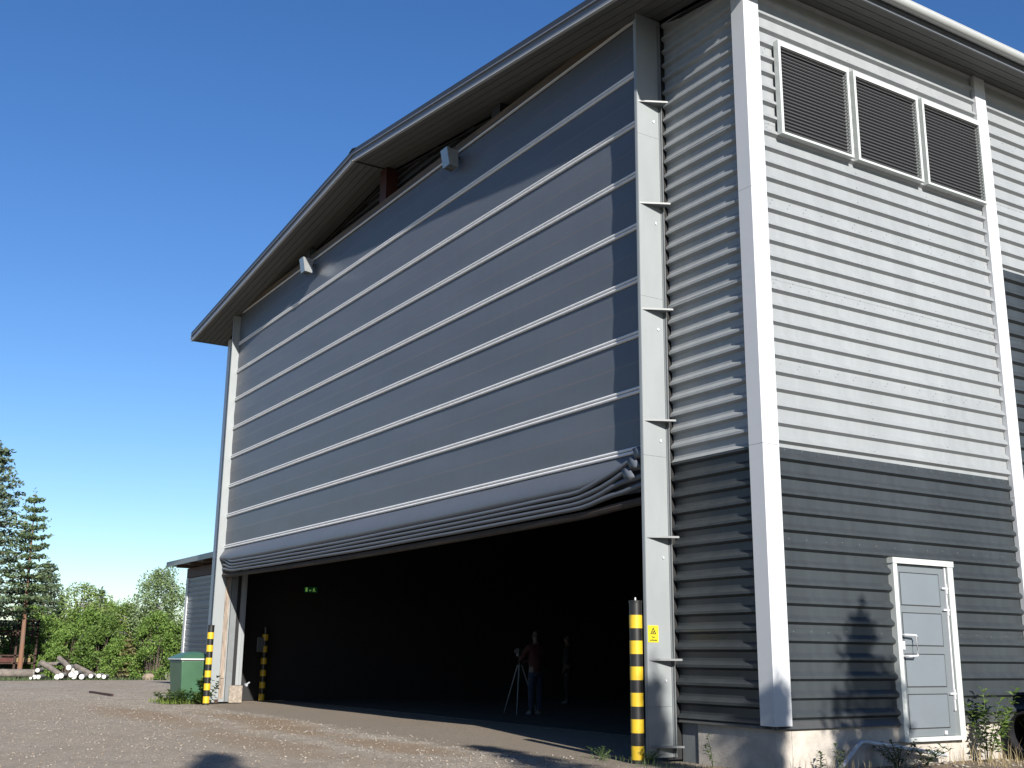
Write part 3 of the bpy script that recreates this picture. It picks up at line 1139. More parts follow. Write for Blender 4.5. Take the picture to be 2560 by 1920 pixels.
# ------------------------------------------------------------------ bollards
def bollard(x, y, label, h=1.87, r=.078):
    t = thing('bollard', (x, y, 0), label, 'bollard', 'striped bollards guarding the doorway')
    MB().lathe(x, y, [(r, -.1), (r, h), (r - .01, h + .006)], 24).build('post', X['blackp'], t, smooth=True)
    MB().lathe(x, y, [(r + .005, h - .012), (r + .006, h + .012), (r - .02, h + .016)], 24).build('cap', X['blackp'], t, smooth=True)
    if x > -5: MB().lathe(x, y, [(.010, h + .01), (.010, h + .05)], 8).build('cap_bolt', X['steel'], t, smooth=True)
    for k in range(6):
        z = .02 + .306 * k
        MB().lathe(x, y, [(r + .002, z), (r + .002, z + .158)], 24).build('yellow_band', X['yellow'], t, smooth=True)
    return t


bollard(-1.66, -.62, 'black and yellow striped bollard beside the warning sign, right of the doorway')
bollard(-18.6, -.58, 'black and yellow striped bollard next to the green waste bin')
bollard(-19.9, 1.30, 'shaded black and yellow bollard standing just inside the hall')

# ------------------------------------------------------------------ warning sign on the right guide
sg = thing('warning_sign', (-GP, -.35, 1.48), 'small yellow crush warning sign on the right door guide', 'sign')
sx = -GP + .001
MB().box(sx, sx + .004, -.437, -.272, 1.385, 1.59).build('sign_plate', X['signy'], sg, bevel=.002)
sx += .0045


def plane_poly(pts, name, m, parent, x=sx):
    mb = MB()
    mb.prism([(x, p[0], p[1]) for p in pts], (.0008, 0, 0))
    return mb.build(name, m, parent)


cy, zb_, zt_ = -.3545, 1.482, 1.572
ho = [(cy - .052, zb_), (cy + .052, zb_), (cy, zt_)]
hi = [(cy - .031, zb_ + .012), (cy + .031, zb_ + .012), (cy, zt_ - .030)]
mb = MB()
for i in range(3):
    j = (i + 1) % 3
    mb.prism([(sx, *ho[i]), (sx, *ho[j]), (sx, *hi[j]), (sx, *hi[i])], (.0008, 0, 0))
mb.build('sign_triangle', X['signk'], sg)
mb = MB()      # a hand caught at an edge
for pts in ([(-.012, .020), (.002, .014), (.012, .026), (.024, .044), (.016, .047), (.004, .034), (-.006, .030), (-.012, .026)],
            [(-.014, .036), (-.002, .040), (.004, .034), (.000, .030), (-.008, .031)], [(.006, .030), (.022, .036), (.024, .032), (.010, .024)]):
    mb.prism([(sx, cy + p[0] - .002, zb_ + p[1] - .002) for p in pts], (.0009, 0, 0))
mb.build('sign_pictogram', X['signk'], sg)


def text_mesh(txt, size, M4, name, m, parent, depth=.0006):
    c = bpy.data.curves.new(name, 'FONT')
    c.body = txt
    c.size = size
    c.align_x = 'CENTER'
    c.extrude = depth
    c.offset = .0012
    o = bpy.data.objects.new(name, c)
    COL.objects.link(o)
    dg = bpy.context.evaluated_depsgraph_get()
    me = bpy.data.meshes.new_from_object(o.evaluated_get(dg))
    bpy.data.objects.remove(o)
    me.name = name
    me.transform(M4)
    me.materials.clear()
    me.materials.append(m)
    o = bpy.data.objects.new(name, me)
    COL.objects.link(o)
    attach(o, parent)
    return o


def mx_xface(x, y, z):   # text reading along +y on a face that looks to +x
    return Matrix(((0, 0, 1, x), (1, 0, 0, y), (0, 1, 0, z), (0, 0, 0, 1)))


text_mesh('Varo', .032, mx_xface(sx + .0004, cy, 1.440), 'sign_word', X['signk'], sg)
text_mesh('puristusta', .030, mx_xface(sx + .0004, cy, 1.405), 'sign_word', X['signk'], sg)

# ------------------------------------------------------------------ green waste bin on a pallet
bx, by = -19.66, -.64        # middle of the bin
tb_ = thing('waste_bin', (bx, by, 0), 'green plastic waste bin with a domed lid left of the doorway', 'bin')
z0, z1 = .06, 1.03
hb, ht, kx = .36, .43, 1.30
bx -= .11
mb = MB()
mb.hexa([(bx - hb * kx, by - hb, z0), (bx + hb * kx, by - hb, z0), (bx - hb * kx, by + hb, z0), (bx + hb * kx, by + hb, z0),
         (bx - ht * kx, by - ht, z1), (bx + ht * kx, by - ht, z1), (bx - ht * kx, by + ht, z1), (bx + ht * kx, by + ht, z1)])
mb.build('bin_body', X['binbody'], tb_, bevel=.035)
hr = .465
MB().box(bx - hr * kx, bx + hr * kx, by - hr, by + hr, z1 + .002, z1 + .045).build('bin_rim', X['binrim'], tb_, bevel=.012)
V, F = [], []
n = 10
for j in range(n + 1):
    for i in range(n + 1):
        u, v = -1 + 2 * i / n, -1 + 2 * j / n
        V.append((bx + u * hr * kx * .99, by + v * hr * .99, z1 + .046 + .17 * (1 - max(abs(u), abs(v)) ** 2.0) * (1 - .15 * u * u)))
F = [(j * (n + 1) + i, j * (n + 1) + i + 1, (j + 1) * (n + 1) + i + 1, (j + 1) * (n + 1) + i) for j in range(n) for i in range(n)]
MB().add(V, F).build('bin_lid', X['binlid'], tb_, smooth=True, ang=.5)
for dy in (-.25, .25):
    mb = MB(); mb.tube([(bx - .3, by + dy, .05), (bx - .3, by + dy + .06, .05)], .05, 14); mb.build('bin_wheel', X['rubber'], tb_, smooth=True)
pal = thing('timber_bearer', (bx, by, 0), 'weathered timber bearers lying under the green waste bin', 'timber')
MB().box(bx - .40, bx + .36, by - .38, by - .26, -.03, .035).build('bearer', X['log'], pal)
MB().box(bx - .36, bx + .40, by + .22, by + .34, -.03, .035).build('bearer', X['log'], pal)
MB().box(bx + .30, bx + .42, by - .40, by + .36, .037, .058).build('bearer', X['log'], pal)

# ------------------------------------------------------------------ annex on the left of the hangar
ax0, ay = -31.3, 2.4
annex = thing('annex_shed', (-26, ay, 0), 'low dark annex shed with a flat overhanging roof beyond the hangar\'s left corner', 'building')
for k in range(4):
    zz0, zz1 = .0 + .95 * k, min(.95 * (k + 1), 3.82)
    mb = MB()
    V, F = [], []
    z = zz0
    lv_ = []
    while z < zz1 - 1e-6:
        lv_ += [(z, .0), (z + .10, .0), (z + .115, .022), (z + .155, .022)]
        z += .17
    lv_ = [q for q in lv_ if q[0] <= zz1] + [(zz1, 0)]
    for (z, d) in lv_:
        V += [(ax0 + .1, ay + d, z), (-W + .05, ay + d, z)]
    F = [(2 * i, 2 * i + 1, 2 * i + 3, 2 * i + 2) for i in range(len(lv_) - 1)]
    mb.add(V, F)
    mb.build('wall_sheet', X['annexshade'], annex)
MB().box(ax0, ax0 + .1, ay + .03, 12, .0, 3.82).build('side_wall', X['light'], annex)
MB().box(-W, ax0 + .2, 11.9, 12, .0, 3.82).build('back_wall', X['light'], annex)
MB().box(ax0 - .03, ax0 + .20, ay - .03, ay + .02, .0, 3.81).build('corner_post', X['white'], annex)
MB().box(ax0 - .03, -W, ay - .02, ay + .1, 3.82, 4.16).build('roof_beam', X['redsteel'], annex)
mb = MB()
yf = ay - .55
mb.hexa([(ax0 - .86, yf + .04, 4.27), (-W - .02, yf + .04, 4.27), (ax0 - .86, 12.4, 4.27), (-W - .02, 12.4, 4.27),
         (ax0 - .86, yf + .04, 4.33), (-W - .02, yf + .04, 4.33), (ax0 - .86, 12.4, 4.33), (-W - .02, 12.4, 4.33)])
mb.build('roof_slab', X['soffit'], annex)
MB().box(ax0 - .90, -W - .02, yf, yf + .04, 4.24, 4.42).build('roof_fascia', X['fascia'], annex)
for x in (-31.1, -29.6, -28.1, -26.6, -25.1, -23.6, -22.1):
    MB().box(x, x + .12, yf + .06, 11.8, 4.16, 4.27).build('rafter', X['wood'], annex)

# ------------------------------------------------------------------ things inside the hall
ex = thing('exit_sign', (-14.5, 9.0, 2.6), 'small green lit exit sign hanging in the dark hall', 'exit sign')
exx, exy, exz = -20.25, 2.66, 2.86
ex.location = (exx, exy, exz); ex.matrix_basis = Matrix.Translation((exx, exy, exz))
MB().box(exx - .06, exx + .0, exy - .21, exy + .21, exz, exz + .17).build('sign_box', X['inner'], ex)
MB().box(exx + .0, exx + .006, exy - .20, exy + .20, exz + .01, exz + .16).build('sign_face', X['exitg'], ex)
mb = MB()
fx = exx + .0065


def epoly(pts):
    mb.prism([(fx, exy + p[0] * .7, exz + p[1] * .7) for p in pts], (.001, 0, 0))


epoly([(-.22, .04), (-.14, .04), (-.14, .20), (-.22, .20)])                       # doorway
epoly([(-.07, .11), (-.03, .05), (-.01, .05), (-.03, .12)])                       # arrow
epoly([(-.03, .12), (.03, .12), (.03, .10), (-.03, .10)])
epoly([(.13, .20), (.16, .20), (.16, .17), (.13, .17)])                           # running figure
epoly([(.08, .16), (.14, .165), (.17, .10), (.21, .05), (.19, .04), (.14, .09), (.09, .04), (.07, .05), (.11, .11)])
mb.build('sign_pictogram', X['exitw'], ex)

pn = thing('switch_panel', (-19.5, 1.0, 1.3), 'small grey switch panel on the dark wall just inside the left jamb', 'switch panel')
MB().box(-18.98, -18.93, .75, .92, 1.25, 1.62).build('panel_box', X['flash'], pn, bevel=.01)
hs = MB()
hs.tube([(xg + .03, .52, .44), (xg + .09, .53, .43)], .035, 10)
hs.tube([(xg + .06, .55, .46), (xg + .10, .60, .50)], .02, 8)
ho_ = hs.build('pipe_fitting', X['palegoods'], smooth=True)
tag(ho_, 'small white fitting beside the concrete foot block of the left jamb', 'fitting')


# ------------------------------------------------------------------ people
def skin_obj(name, pts, edges, rads, m, parent, root=0, sub=1):
    me = bpy.data.meshes.new(name)
    bm = bmesh.new()
    ly = bm.verts.layers.skin.verify()
    vs = [bm.verts.new(p) for p in pts]
    for i, v in enumerate(vs):
        r = rads[i]
        v[ly].radius = (r, r) if not hasattr(r, '__len__') else r
        v[ly].use_root = (i == root)
    for e in edges:
        bm.edges.new((vs[e[0]], vs[e[1]]))
    bm.to_mesh(me)
    bm.free()
    me.materials.append(m)
    o = bpy.data.objects.new(name, me)
    COL.objects.link(o)
    sk = o.modifiers.new('skin', 'SKIN')
    sk.use_smooth_shade = True
    sk.branch_smoothing = .3
    sb = o.modifiers.new('subd', 'SUBSURF')
    sb.levels = sub
    sb.render_levels = sub
    attach(o, parent)
    return o


def person(name, loc, rot, label, shirt, trousers, arms, h=1.76, shoe=None, hair=True):
    """arms: per side (elbow, wrist) in body space, body looks along -y"""
    t = thing(name, loc, label, 'person', None)
    k = h / 1.76
    Mt = Matrix.Translation(loc) @ Matrix.Rotation(rot, 4, 'Z') @ Matrix.Scale(k, 4)
    P = lambda p: tuple(Mt @ Vector(p))
    pts, ed, rad = [], [], []

    def v(p, r, par=None):
        pts.append(P(p)); rad.append(r * k if not hasattr(r, '__len__') else tuple(q * k for q in r))
        if par is not None: ed.append((par, len(pts) - 1))
        return len(pts) - 1
    pel = v((0, 0, .96), .125)
    sp = v((0, .01, 1.15), .118, pel)
    ch = v((0, .01, 1.34), .135, sp)
    nb = v((0, .015, 1.47), .062, ch)
    nk = v((0, .0, 1.53), .052, nb)
    hd = v((0, -.015, 1.62), .082, nk)
    v((0, -.005, 1.70), .070, hd)
    v((0, -.105, 1.615), .014, hd)                  # nose
    for s in (-1, 1):
        hp = v((s * .095, 0, .90), .095, pel)
        kn = v((s * .105, -.015, .50), .060, hp)
        an = v((s * .11, .015, .10), .042, kn)
        v((s * .12, -.13, .035), .034, an)
        sh = v((s * .185, .01, 1.40), .058, ch)
        el, wr = arms[0 if s < 0 else 1]
        e_ = v(el, .042, sh)
        w_ = v(wr, .029, e_)
        d = (Vector(wr) - Vector(el)).normalized()
        side = d.cross(Vector((0, 0, 1)))
        side = side.normalized() if side.length > .1 else Vector((0, 1, 0))
        pm = Vector(wr) + d * .055
        pi = v(tuple(pm), .032, w_)
        for q, ln in ((-1.5, .058), (-.5, .070), (.5, .072), (1.5, .064)):
            b0 = pm + d * .035 + side * .0145 * q
            i1 = v(tuple(b0), .0092, pi)
            i2 = v(tuple(b0 + d * ln * .6 + Vector((0, 0, -.010))), .0085, i1)
            v(tuple(b0 + d * ln + Vector((0, 0, -.034))), .0075, i2)
        t1 = v(tuple(pm + side * .042 * s + d * .005), .0105, pi)
        v(tuple(pm + side * .055 * s + d * .045), .0085, t1)
    body = skin_obj('body', pts, ed, rad, X['skin'], t, 0, 1)
    # shirt
    pts2, ed2, rad2 = [], [], []

    def v2(p, r, par=None):
        pts2.append(P(p)); rad2.append(r * k)
        if par is not None: ed2.append((par, len(pts2) - 1))
        return len(pts2) - 1
    a = v2((0, 0, .84), .170)
    b = v2((0, .01, 1.08), .172, a)
    c = v2((0, .01, 1.34), .168, b)
    v2((0, .015, 1.455), .090, c)
    for s in (-1, 1):
        sh = v2((s * .185, .01, 1.40), .078, c)
        el, wr = arms[0 if s < 0 else 1]
        e_ = v2(el, .060, sh)
        v2(tuple(Vector(el).lerp(Vector(wr), .62)), .048, e_)
    skin_obj('shirt', pts2, ed2, rad2, shirt, t, 0, 1)
    pts2, ed2, rad2 = [], [], []
    a = v2((0, 0, 1.0), .150)
    for s in (-1, 1):
        hp = v2((s * .085, 0, .80), .092, a)
        kn = v2((s * .106, -.012, .50), .076, hp)
        v2((s * .11, .012, .08), .062, kn)
    skin_obj('trousers', pts2, ed2, rad2, trousers, t, 0, 1)
    for s in (-1, 1):
        pts2, ed2, rad2 = [], [], []
        a = v2((s * .11, .04, .05), .046)
        b = v2((s * .115, -.06, .045), .048, a)
        v2((s * .122, -.16, .035), .036, b)
        skin_obj('shoe', pts2, ed2, rad2, shoe or X['shoe'], t, 0, 1)
    if hair:
        pts2, ed2, rad2 = [], [], []
        a = v2((0, .03, 1.60), .078)
        b = v2((0, .012, 1.69), .083, a)
        v2((0, -.02, 1.735), .060, b)
        skin_obj('hair', pts2, ed2, rad2, X['hair'], t, 0, 1)
    for s in (-1, 1):
        c0 = Mt @ Vector((s * .03, -.088, 1.635))
        MB().lathe(c0.x, c0.y, [(.003, c0.z - .008), (.009, c0.z), (.003, c0.z + .008)], 8).build('eye', X['hair'], t)
        c0 = Mt @ Vector((s * .086, .0, 1.62))
        MB().lathe(c0.x, c0.y, [(.006, c0.z - .03), (.016, c0.z), (.008, c0.z + .03)], 8).build('ear', X['skin'], t)
    c0 = Mt @ Vector((0, -.094, 1.575))
    MB().box(c0.x - .02, c0.x + .02, c0.y - .02, c0.y + .02, c0.z - .004, c0.z + .004).build('mouth', X['redcloth'], t)
    return t


person('person', (-11.1, 4.13, 0), R(-88), 'person in a red top and blue jeans reaching towards a tripod in the dark hall',
       X['redcloth'], X['jeans'], (((-.26, -.16, 1.17), (-.12, -.40, 1.12)), ((.27, -.12, 1.16), (.14, -.38, 1.13))))
person('person', (-15.6, 8.1, 0), R(-40), 'person in dark clothes standing deeper in the dark hall, arms hanging',
       X['darkcloth'], X['darkcloth'], (((-.27, .02, 1.14), (-.29, -.06, .90)), ((.27, .02, 1.14), (.29, -.06, .90))), h=1.78)
tp = thing('tripod', (-11.75, 3.95, 0), 'slim camera tripod standing before the person in the red top', 'tripod')
tx, ty = -11.72, 4.12
for k, a in enumerate((200, 320, 80)):
    q = R(a)
    mb = MB()
    mb.tube([(tx + .05 * math.cos(q), ty + .05 * math.sin(q), 1.02), (tx + .24 * math.cos(q), ty + .24 * math.sin(q), .5), (tx + .42 * math.cos(q), ty + .42 * math.sin(q), .004)], [.017, .014, .010], 8)
    mb.build('leg', X['guide2'], tp, smooth=True)
MB().tube([(tx, ty, .75), (tx, ty, 1.2)], .018, 8).build('centre_column', X['blackp'], tp, smooth=True)
MB().box(tx - .05, tx + .05, ty - .06, ty + .06, 1.2, 1.26).build('tripod_head', X['blackp'], tp)
mb = MB(); mb.box(tx - .09, tx + .07, ty - .06, ty + .06, 1.26, 1.37).tube([(tx - .09, ty, 1.315), (tx - .19, ty, 1.315)], .04, 12)
cmr = mb.build('camera_body', X['rubber'])
tag(cmr, 'small dark camera mounted on the slim tripod in the hall', 'camera')

# ------------------------------------------------------------------ drainpipe and pipes by the side wall
dp = MB().tube([(.16, .72, -.06), (.13, .92, .055), (.10, 1.20, .245), (.09, 1.255, .272), (.085, 1.31, .280), (.085, 1.40, .270), (.10, 2.75, .085)], .026, 10).build('drainpipe', X['greypipe'], smooth=True, ang=1.2)
tag(dp, 'loose bent grey drainpipe leaning on the concrete plinth under the side door', 'pipe')


def ribbed_pipe(cx, cz, y0, y1, r, label):
    t = thing('ribbed_pipe', (cx, y0, 0), label, 'pipe', 'black ribbed drainage pipes stacked at the wall')
    n = 22
    ys, rs = [], []
    y = y0 + .22
    while y < y1:
        ys += [y, y + .05, y + .06, y + .09]; rs += [r * .93, r * .93, r, r]
        y += .10
    V, F = [], []
    def ring(y, r_): V.extend([(cx + r_ * math.cos(6.2832 * k / n), y, cz + r_ * math.sin(6.2832 * k / n)) for k in range(n)])
    for y, q in zip(ys, rs): ring(y, q)
    m = len(ys)
    F = [(i * n + k, i * n + (k + 1) % n, (i + 1) * n + (k + 1) % n, (i + 1) * n + k) for i in range(m - 1) for k in range(n)]
    MB().add(V, F).build('pipe_body', X['blackplastic'], t)
    V = []
    for y, q in ((y0 + .25, r * .98), (y0 + .2, r * 1.08), (y0 + .02, r * 1.08), (y0, r * 1.06), (y0, r * .96), (y0 + .25, r * .90), (y0 + 1.6, r * .86)): ring(y, q)
    m = 7
    F = [(i * n + k, i * n + (k + 1) % n, (i + 1) * n + (k + 1) % n, (i + 1) * n + k) for i in range(m - 1) for k in range(n)]
    MB().add(V, F).build('pipe_socket', X['blackplastic'], t, smooth=True)
    return t


ribbed_pipe(.36, .31, 4.02, 9.5, .26, 'black ribbed pipe lying lowest against the side wall by the tall grass')
ribbed_pipe(.98, .31, 4.20, 9.6, .27, 'black ribbed pipe lying on the ground outermost from the side wall')
ribbed_pipe(.62, .80, 4.28, 9.7, .26, 'black ribbed pipe resting on top of the two lower pipes')


# ------------------------------------------------------------------ vegetation helpers
def cards(C, size, g, aspect=.45, up=None, droop=None):
    """leaf-sized rhombi at centres C"""
    C = np.asarray(C, float)
    n = len(C)
    if up is None:
        d = g.normal(size=(n, 3))
    else:
        d = g.normal(size=(n, 3)) * (1, 1, .5) + np.asarray(up)
    d /= np.linalg.norm(d, axis=1)[:, None] + 1e-9
    e = g.normal(size=(n, 3))
    e -= (e * d).sum(1)[:, None] * d
    e /= np.linalg.norm(e, axis=1)[:, None] + 1e-9
    s = (np.asarray(size) * (.6 + .8 * g.random(n)))[:, None]
    V = np.stack([C - d * s * .5, C + e * s * aspect * .5, C + d * s * .5, C - e * s * aspect * .5], 1).reshape(-1, 3)
    F = np.arange(4 * n).reshape(-1, 4)
    return V, F


def leaves(name, C, size, g, m, parent, aspect=.5, up=None):
    V, F = cards(C, size, g, aspect, up)
    return mesh_np(name, V, F, m, parent)


def tree_obj(x, y, label, cat, group, kind):
    return thing(kind, (x, y, -.05), label, cat, group)


def pine(x, y, h, lo, rmax, seed, label, group, m='pine', lean=(0, 0), tr=.16, nb=46, puff=1.0, kind='pine_tree', bark='bark_pine', shape=1.0):
    g = np.random.default_rng(seed)
    t = tree_obj(x, y, label, 'tree', group, kind)
    ax = lambda z: np.array([x + lean[0] * (z / h) ** 1.4 * h + .03 * math.sin(z), y + lean[1] * (z / h) ** 1.4 * h, z - .05])
    tb = MB()
    zz = lin(0, h, 12)
    tb.tube([ax(z) for z in zz], [max(.015, tr * (1 - z / h) ** .8) for z in zz], 9)
    C = []
    whorls = max(6, nb // 5)
    for i in range(whorls * 5):
        f = (i // 5 + .25 * g.random()) / whorls
        z = lo + (h - lo) * f ** .95
        L = rmax * ((1 - f) ** (.85 * shape)) * (.62 + .5 * g.random()) * min(1, .72 + 2.2 * f) + .10
        a = (i % 5) * 1.2566 + (i // 5) * .7 + g.normal() * .3
        p0 = ax(z)
        rise = .10 + .35 * f
        n = max(3, int(L / .22))
        path = []
        for k in range(n + 1):
            q = k / n
            path.append(p0 + np.array([math.cos(a), math.sin(a), 0]) * L * q + np.array([0, 0, L * (rise * q * q - .16 * q)]))
        if L > .4: tb.tube(path, [max(.006, .03 * (1 - k / n) * L / 1.5) for k in range(n + 1)], 4, cap=False)
        for k in range(1, n + 1):
            q = k / n
            if q < .2 and L > .9: continue
            r = (.13 + .10 * min(1, L) * math.sin(math.pi * min(1, q * .85 + .1))) * puff
            cnt = int(20 * puff)
            C.append(path[k] + g.normal(size=(cnt, 3)) * np.array([r, r, r * .34]) + np.array([0, 0, .04]))
    C.append(ax(h) + g.normal(size=(14, 3)) * (.05, .05, .16))
    tb.build('trunk', X[bark], t, smooth=True)
    leaves('crown', np.concatenate(C), .21 * puff ** .5, g, X[m], t, .42, up=(0, 0, .4))
    return t


def spruce(x, y, h, r0, seed, label, group, m='spruce', lo=.3, dens=1.0, kind='spruce_tree'):
    g = np.random.default_rng(seed)
    t = tree_obj(x, y, label, 'tree', group, kind)
    tb = MB()
    tb.tube([(x, y, -.05), (x, y, h * .5), (x, y, h)], [h * .014, h * .009, .008], 8)
    C = []
    z = lo
    while z < h - .05:
        f = (z - lo) / (h - lo)
        Rr = r0 * (1 - f) ** .85 + .04
        nbr = int(5 + 3 * (1 - f))
        for b in range(nbr):
            a = g.random() * 6.283
            L = Rr * (.7 + .45 * g.random())
            n = max(2, int(L / .13))
            for k in range(n):
                s = (k + 1) / n
                p = np.array([x + math.cos(a) * L * s, y + math.sin(a) * L * s, z - .22 * L * s + .12 * L * s * s])
                c = p + g.normal(size=(max(2, int(5 * dens)), 3)) * np.array([.07 + .05 * L, .07 + .05 * L, .05])
                C.append(c)
            if L > .4: tb.tube([(x, y, z), (x + math.cos(a) * L, y + math.sin(a) * L, z - .1 * L)], [.015, .004], 3, cap=False)
        z += .20 + .12 * (1 - f)
    C.append(np.array([x, y, h]) + g.normal(size=(12, 3)) * (.03, .03, .14))
    tb.build('trunk', X['bark_grey'], t, smooth=True)
    leaves('crown', np.concatenate(C), .17, g, X[m], t, .4, up=(0, 0, -.5))
    return t


def birch(x, y, h, rad, seed, label, group, m='birch', n_limb=26, lo=.22, weep=.9, size=.13, dens=1.0, tr=.09, lean=0.0):
    g = np.random.default_rng(seed)
    t = tree_obj(x, y, label, 'tree', group, 'birch_tree')
    tb = MB()
    ax = lambda z: np.array([x + lean * z + .12 * math.sin(z * .6 + seed), y + .1 * math.cos(z * .5), z - .05])
    zz = lin(0, h, 10)
    tb.tube([ax(z) for z in zz], [max(.01, tr * (1 - z / h) ** .8) for z in zz], 8)
    C = []
    for i in range(n_limb):
        f = (i + g.random()) / n_limb
        z = h * (lo + (1 - lo) * f)
        L = rad * (math.sin(math.pi * min(1, .22 + .74 * f)) ** .8) * (.6 + .6 * g.random()) + .15
        a = g.random() * 6.283
        p0 = ax(z)
        n = max(4, int(L / .22))
        for k in range(n + 1):
            s = k / n
            p = p0 + np.array([math.cos(a) * L * s, math.sin(a) * L * s, L * (.75 * s - .45 * s * s)])
            if k == 0: path = [p]
            else: path.append(p)
            if s > .25:
                for w in range(max(1, int(2.4 * dens))):
                    ln = weep * (.3 + .9 * g.random()) * (.4 + .6 * s)
                    q = max(4, int(ln / .07 * dens))
                    u = np.linspace(0, 1, q)[:, None]
                    off = g.normal(size=3) * (.12, .12, .08)
                    dr = np.array([math.cos(a), math.sin(a), 0]) * .18
                    c = p + off + u * np.array([0, 0, -ln]) + np.sqrt(u) * dr * g.random() + g.normal(size=(q, 3)) * .055
                    C.append(c)
        tb.tube(path, [max(.006, .022 * (1 - k / n) * min(1.3, L)) for k in range(n + 1)], 4, cap=False)
    tb.build('trunk', X['bark_birch'], t, smooth=True)
    leaves('crown', np.concatenate(C), size, g, X[m], t, .62, up=(0, 0, -.5))
    return t


def bush(x, y, h, rad, seed, label, group, m='bush', nc=62, per=110, size=.14, kind='leafy_shrub', cat='shrub'):
    g = np.random.default_rng(seed)
    t = tree_obj(x, y, label, cat, group, kind)
    tb = MB()
    C = []
    for i in range(nc):
        a = g.random() * 6.283
        f = g.random() ** 1.05
        z = h * f
        env = rad * (1 - .72 * f ** 2.4) * (.35 + .65 * math.sqrt(g.random()))
        c = np.array([x + env * math.cos(a), y + env * math.sin(a), z * .95 + .08])
        if i % 2 == 0: tb.tube([(x + .3 * (c[0] - x), y + .3 * (c[1] - y), -.05), (c[0], c[1], c[2])], [.02, .006], 4, cap=False)
        r = (.20 + .22 * g.random()) * (h / 3.0) ** .5
        q = g.normal(size=(per, 3))
        q /= np.linalg.norm(q, axis=1)[:, None]
        C.append(c + q * (r * (.35 + .75 * g.random((per, 1)))) * np.array([1, 1, .85]))
    C = np.concatenate(C)
    C = C[C[:, 2] > .02]
    tb.build('stems', X['bark_grey'], t)
    leaves('foliage', C, size, g, X[m], t, .62)
    return t


# ------------------------------------------------------------------ trees beyond the yard
G = 'trees beyond the gravel yard'
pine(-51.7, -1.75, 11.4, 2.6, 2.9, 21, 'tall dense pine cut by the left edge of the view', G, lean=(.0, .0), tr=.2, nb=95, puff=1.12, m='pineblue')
pine(-49.9, .05, 8.85, 3.2, 1.6, 22, 'slender pine with a bare orange trunk in front of the rusty rack', G, lean=(.008, -.020), tr=.125, nb=62, puff=.85)
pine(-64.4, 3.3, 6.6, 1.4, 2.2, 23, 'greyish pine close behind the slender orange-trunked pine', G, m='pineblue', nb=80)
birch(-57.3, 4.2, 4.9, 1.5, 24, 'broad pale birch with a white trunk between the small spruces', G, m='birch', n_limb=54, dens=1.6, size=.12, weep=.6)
spruce(-61.0, 5.9, 4.9, 1.1, 25, 'dark spruce top standing over the middle of the leafy shrubs', G, dens=2.2)
spruce(-63.4, 4.1, 4.6, .9, 26, 'small pointed spruce just right of the slender pine', G, dens=2.2)
birch(-63.0, 7.4, 4.4, .9, 27, 'thin see-through birch right of the dark spruce top', G, m='birchpale', n_limb=22, dens=.7, size=.11, weep=.5)
birch(-50.0, 5.35, 4.2, 1.1, 28, 'bright young birch left of the tall weeping birch', G, n_limb=40, size=.10, weep=.5, dens=1.2, tr=.05)
birch(-48.9, 6.25, 5.4, 1.15, 29, 'tall weeping birch next to the annex shed', G, m='birchpale', n_limb=60, size=.11, weep=.9, dens=1.7, tr=.06)
pine(-46.6, 4.3, 1.9, .2, .55, 30, 'small yellowish young pine in front of the birches', G, m='brownpine', nb=40, tr=.03, puff=.45, kind='young_pine')
bush(-58.0, -1.5, 3.47, 2.24, 31, 'mid green shrub behind the rusty rack', G, m='bush', per=130, size=.13)
bush(-54.8, 2.1, 2.80, 1.68, 32, 'dense leafy shrub right of the rusty rack', G, m='bush', per=130, size=.12)
bush(-52.5, 3.4, 3.36, 1.79, 33, 'tall bright shrub below the broad pale birch', G, m='bush', nc=85, per=130, size=.12)
bush(-50.2, 2.3, 2.46, 1.46, 34, 'low bright shrub behind the white log ends', G, m='bush', nc=75, per=120, size=.11)
bush(-48.6, 3.5, 2.80, 1.23, 35, 'dark green shrub in the middle of the shrub row', G, m='bushdark', nc=75, per=130, size=.11)
bush(-51.4, 5.0, 3.58, 1.57, 36, 'high leafy shrub under the dark spruce top', G, m='bush', nc=85, per=130, size=.12)
bush(-47.1, 4.0, 1.79, 0.90, 37, 'small fresh green shrub beside the yellowish young pine', G, m='bush', per=120, size=.09)
bush(-45.9, 5.35, 3.02, 1.23, 38, 'dense shrub at the foot of the tall weeping birch', G, m='bush', nc=85, per=130, size=.10)
bush(-46.4, 6.9, 2.69, 1.23, 39, 'dark shrub half hidden by the annex shed', G, m='bushdark', nc=75, per=120, size=.11)
bush(-56.5, .6, 2.69, 1.68, 40, 'shaded shrub inside the rusty rack', G, m='bushdark', per=110, size=.12)
spruce(-70, 12.6, 4.2, 1.3, 41, 'distant dark spruce seen past the corner of the annex shed', G, dens=1.6)
bush(-60.5, 6.0, 4.03, 2.24, 42, 'tall shrub filling the gap under the small spruces', G, m='bush', nc=90, per=130, size=.13)
bush(-66, 8.4, 3.81, 2.58, 43, 'far shrub below the thin see-through birch', G, m='bush', nc=80, per=120, size=.14)
bush(-61.5, 2.6, 3.70, 2.02, 44, 'rounded shrub between the slender pine and the small pointed spruce', G, m='bush', nc=85, per=130, size=.13)

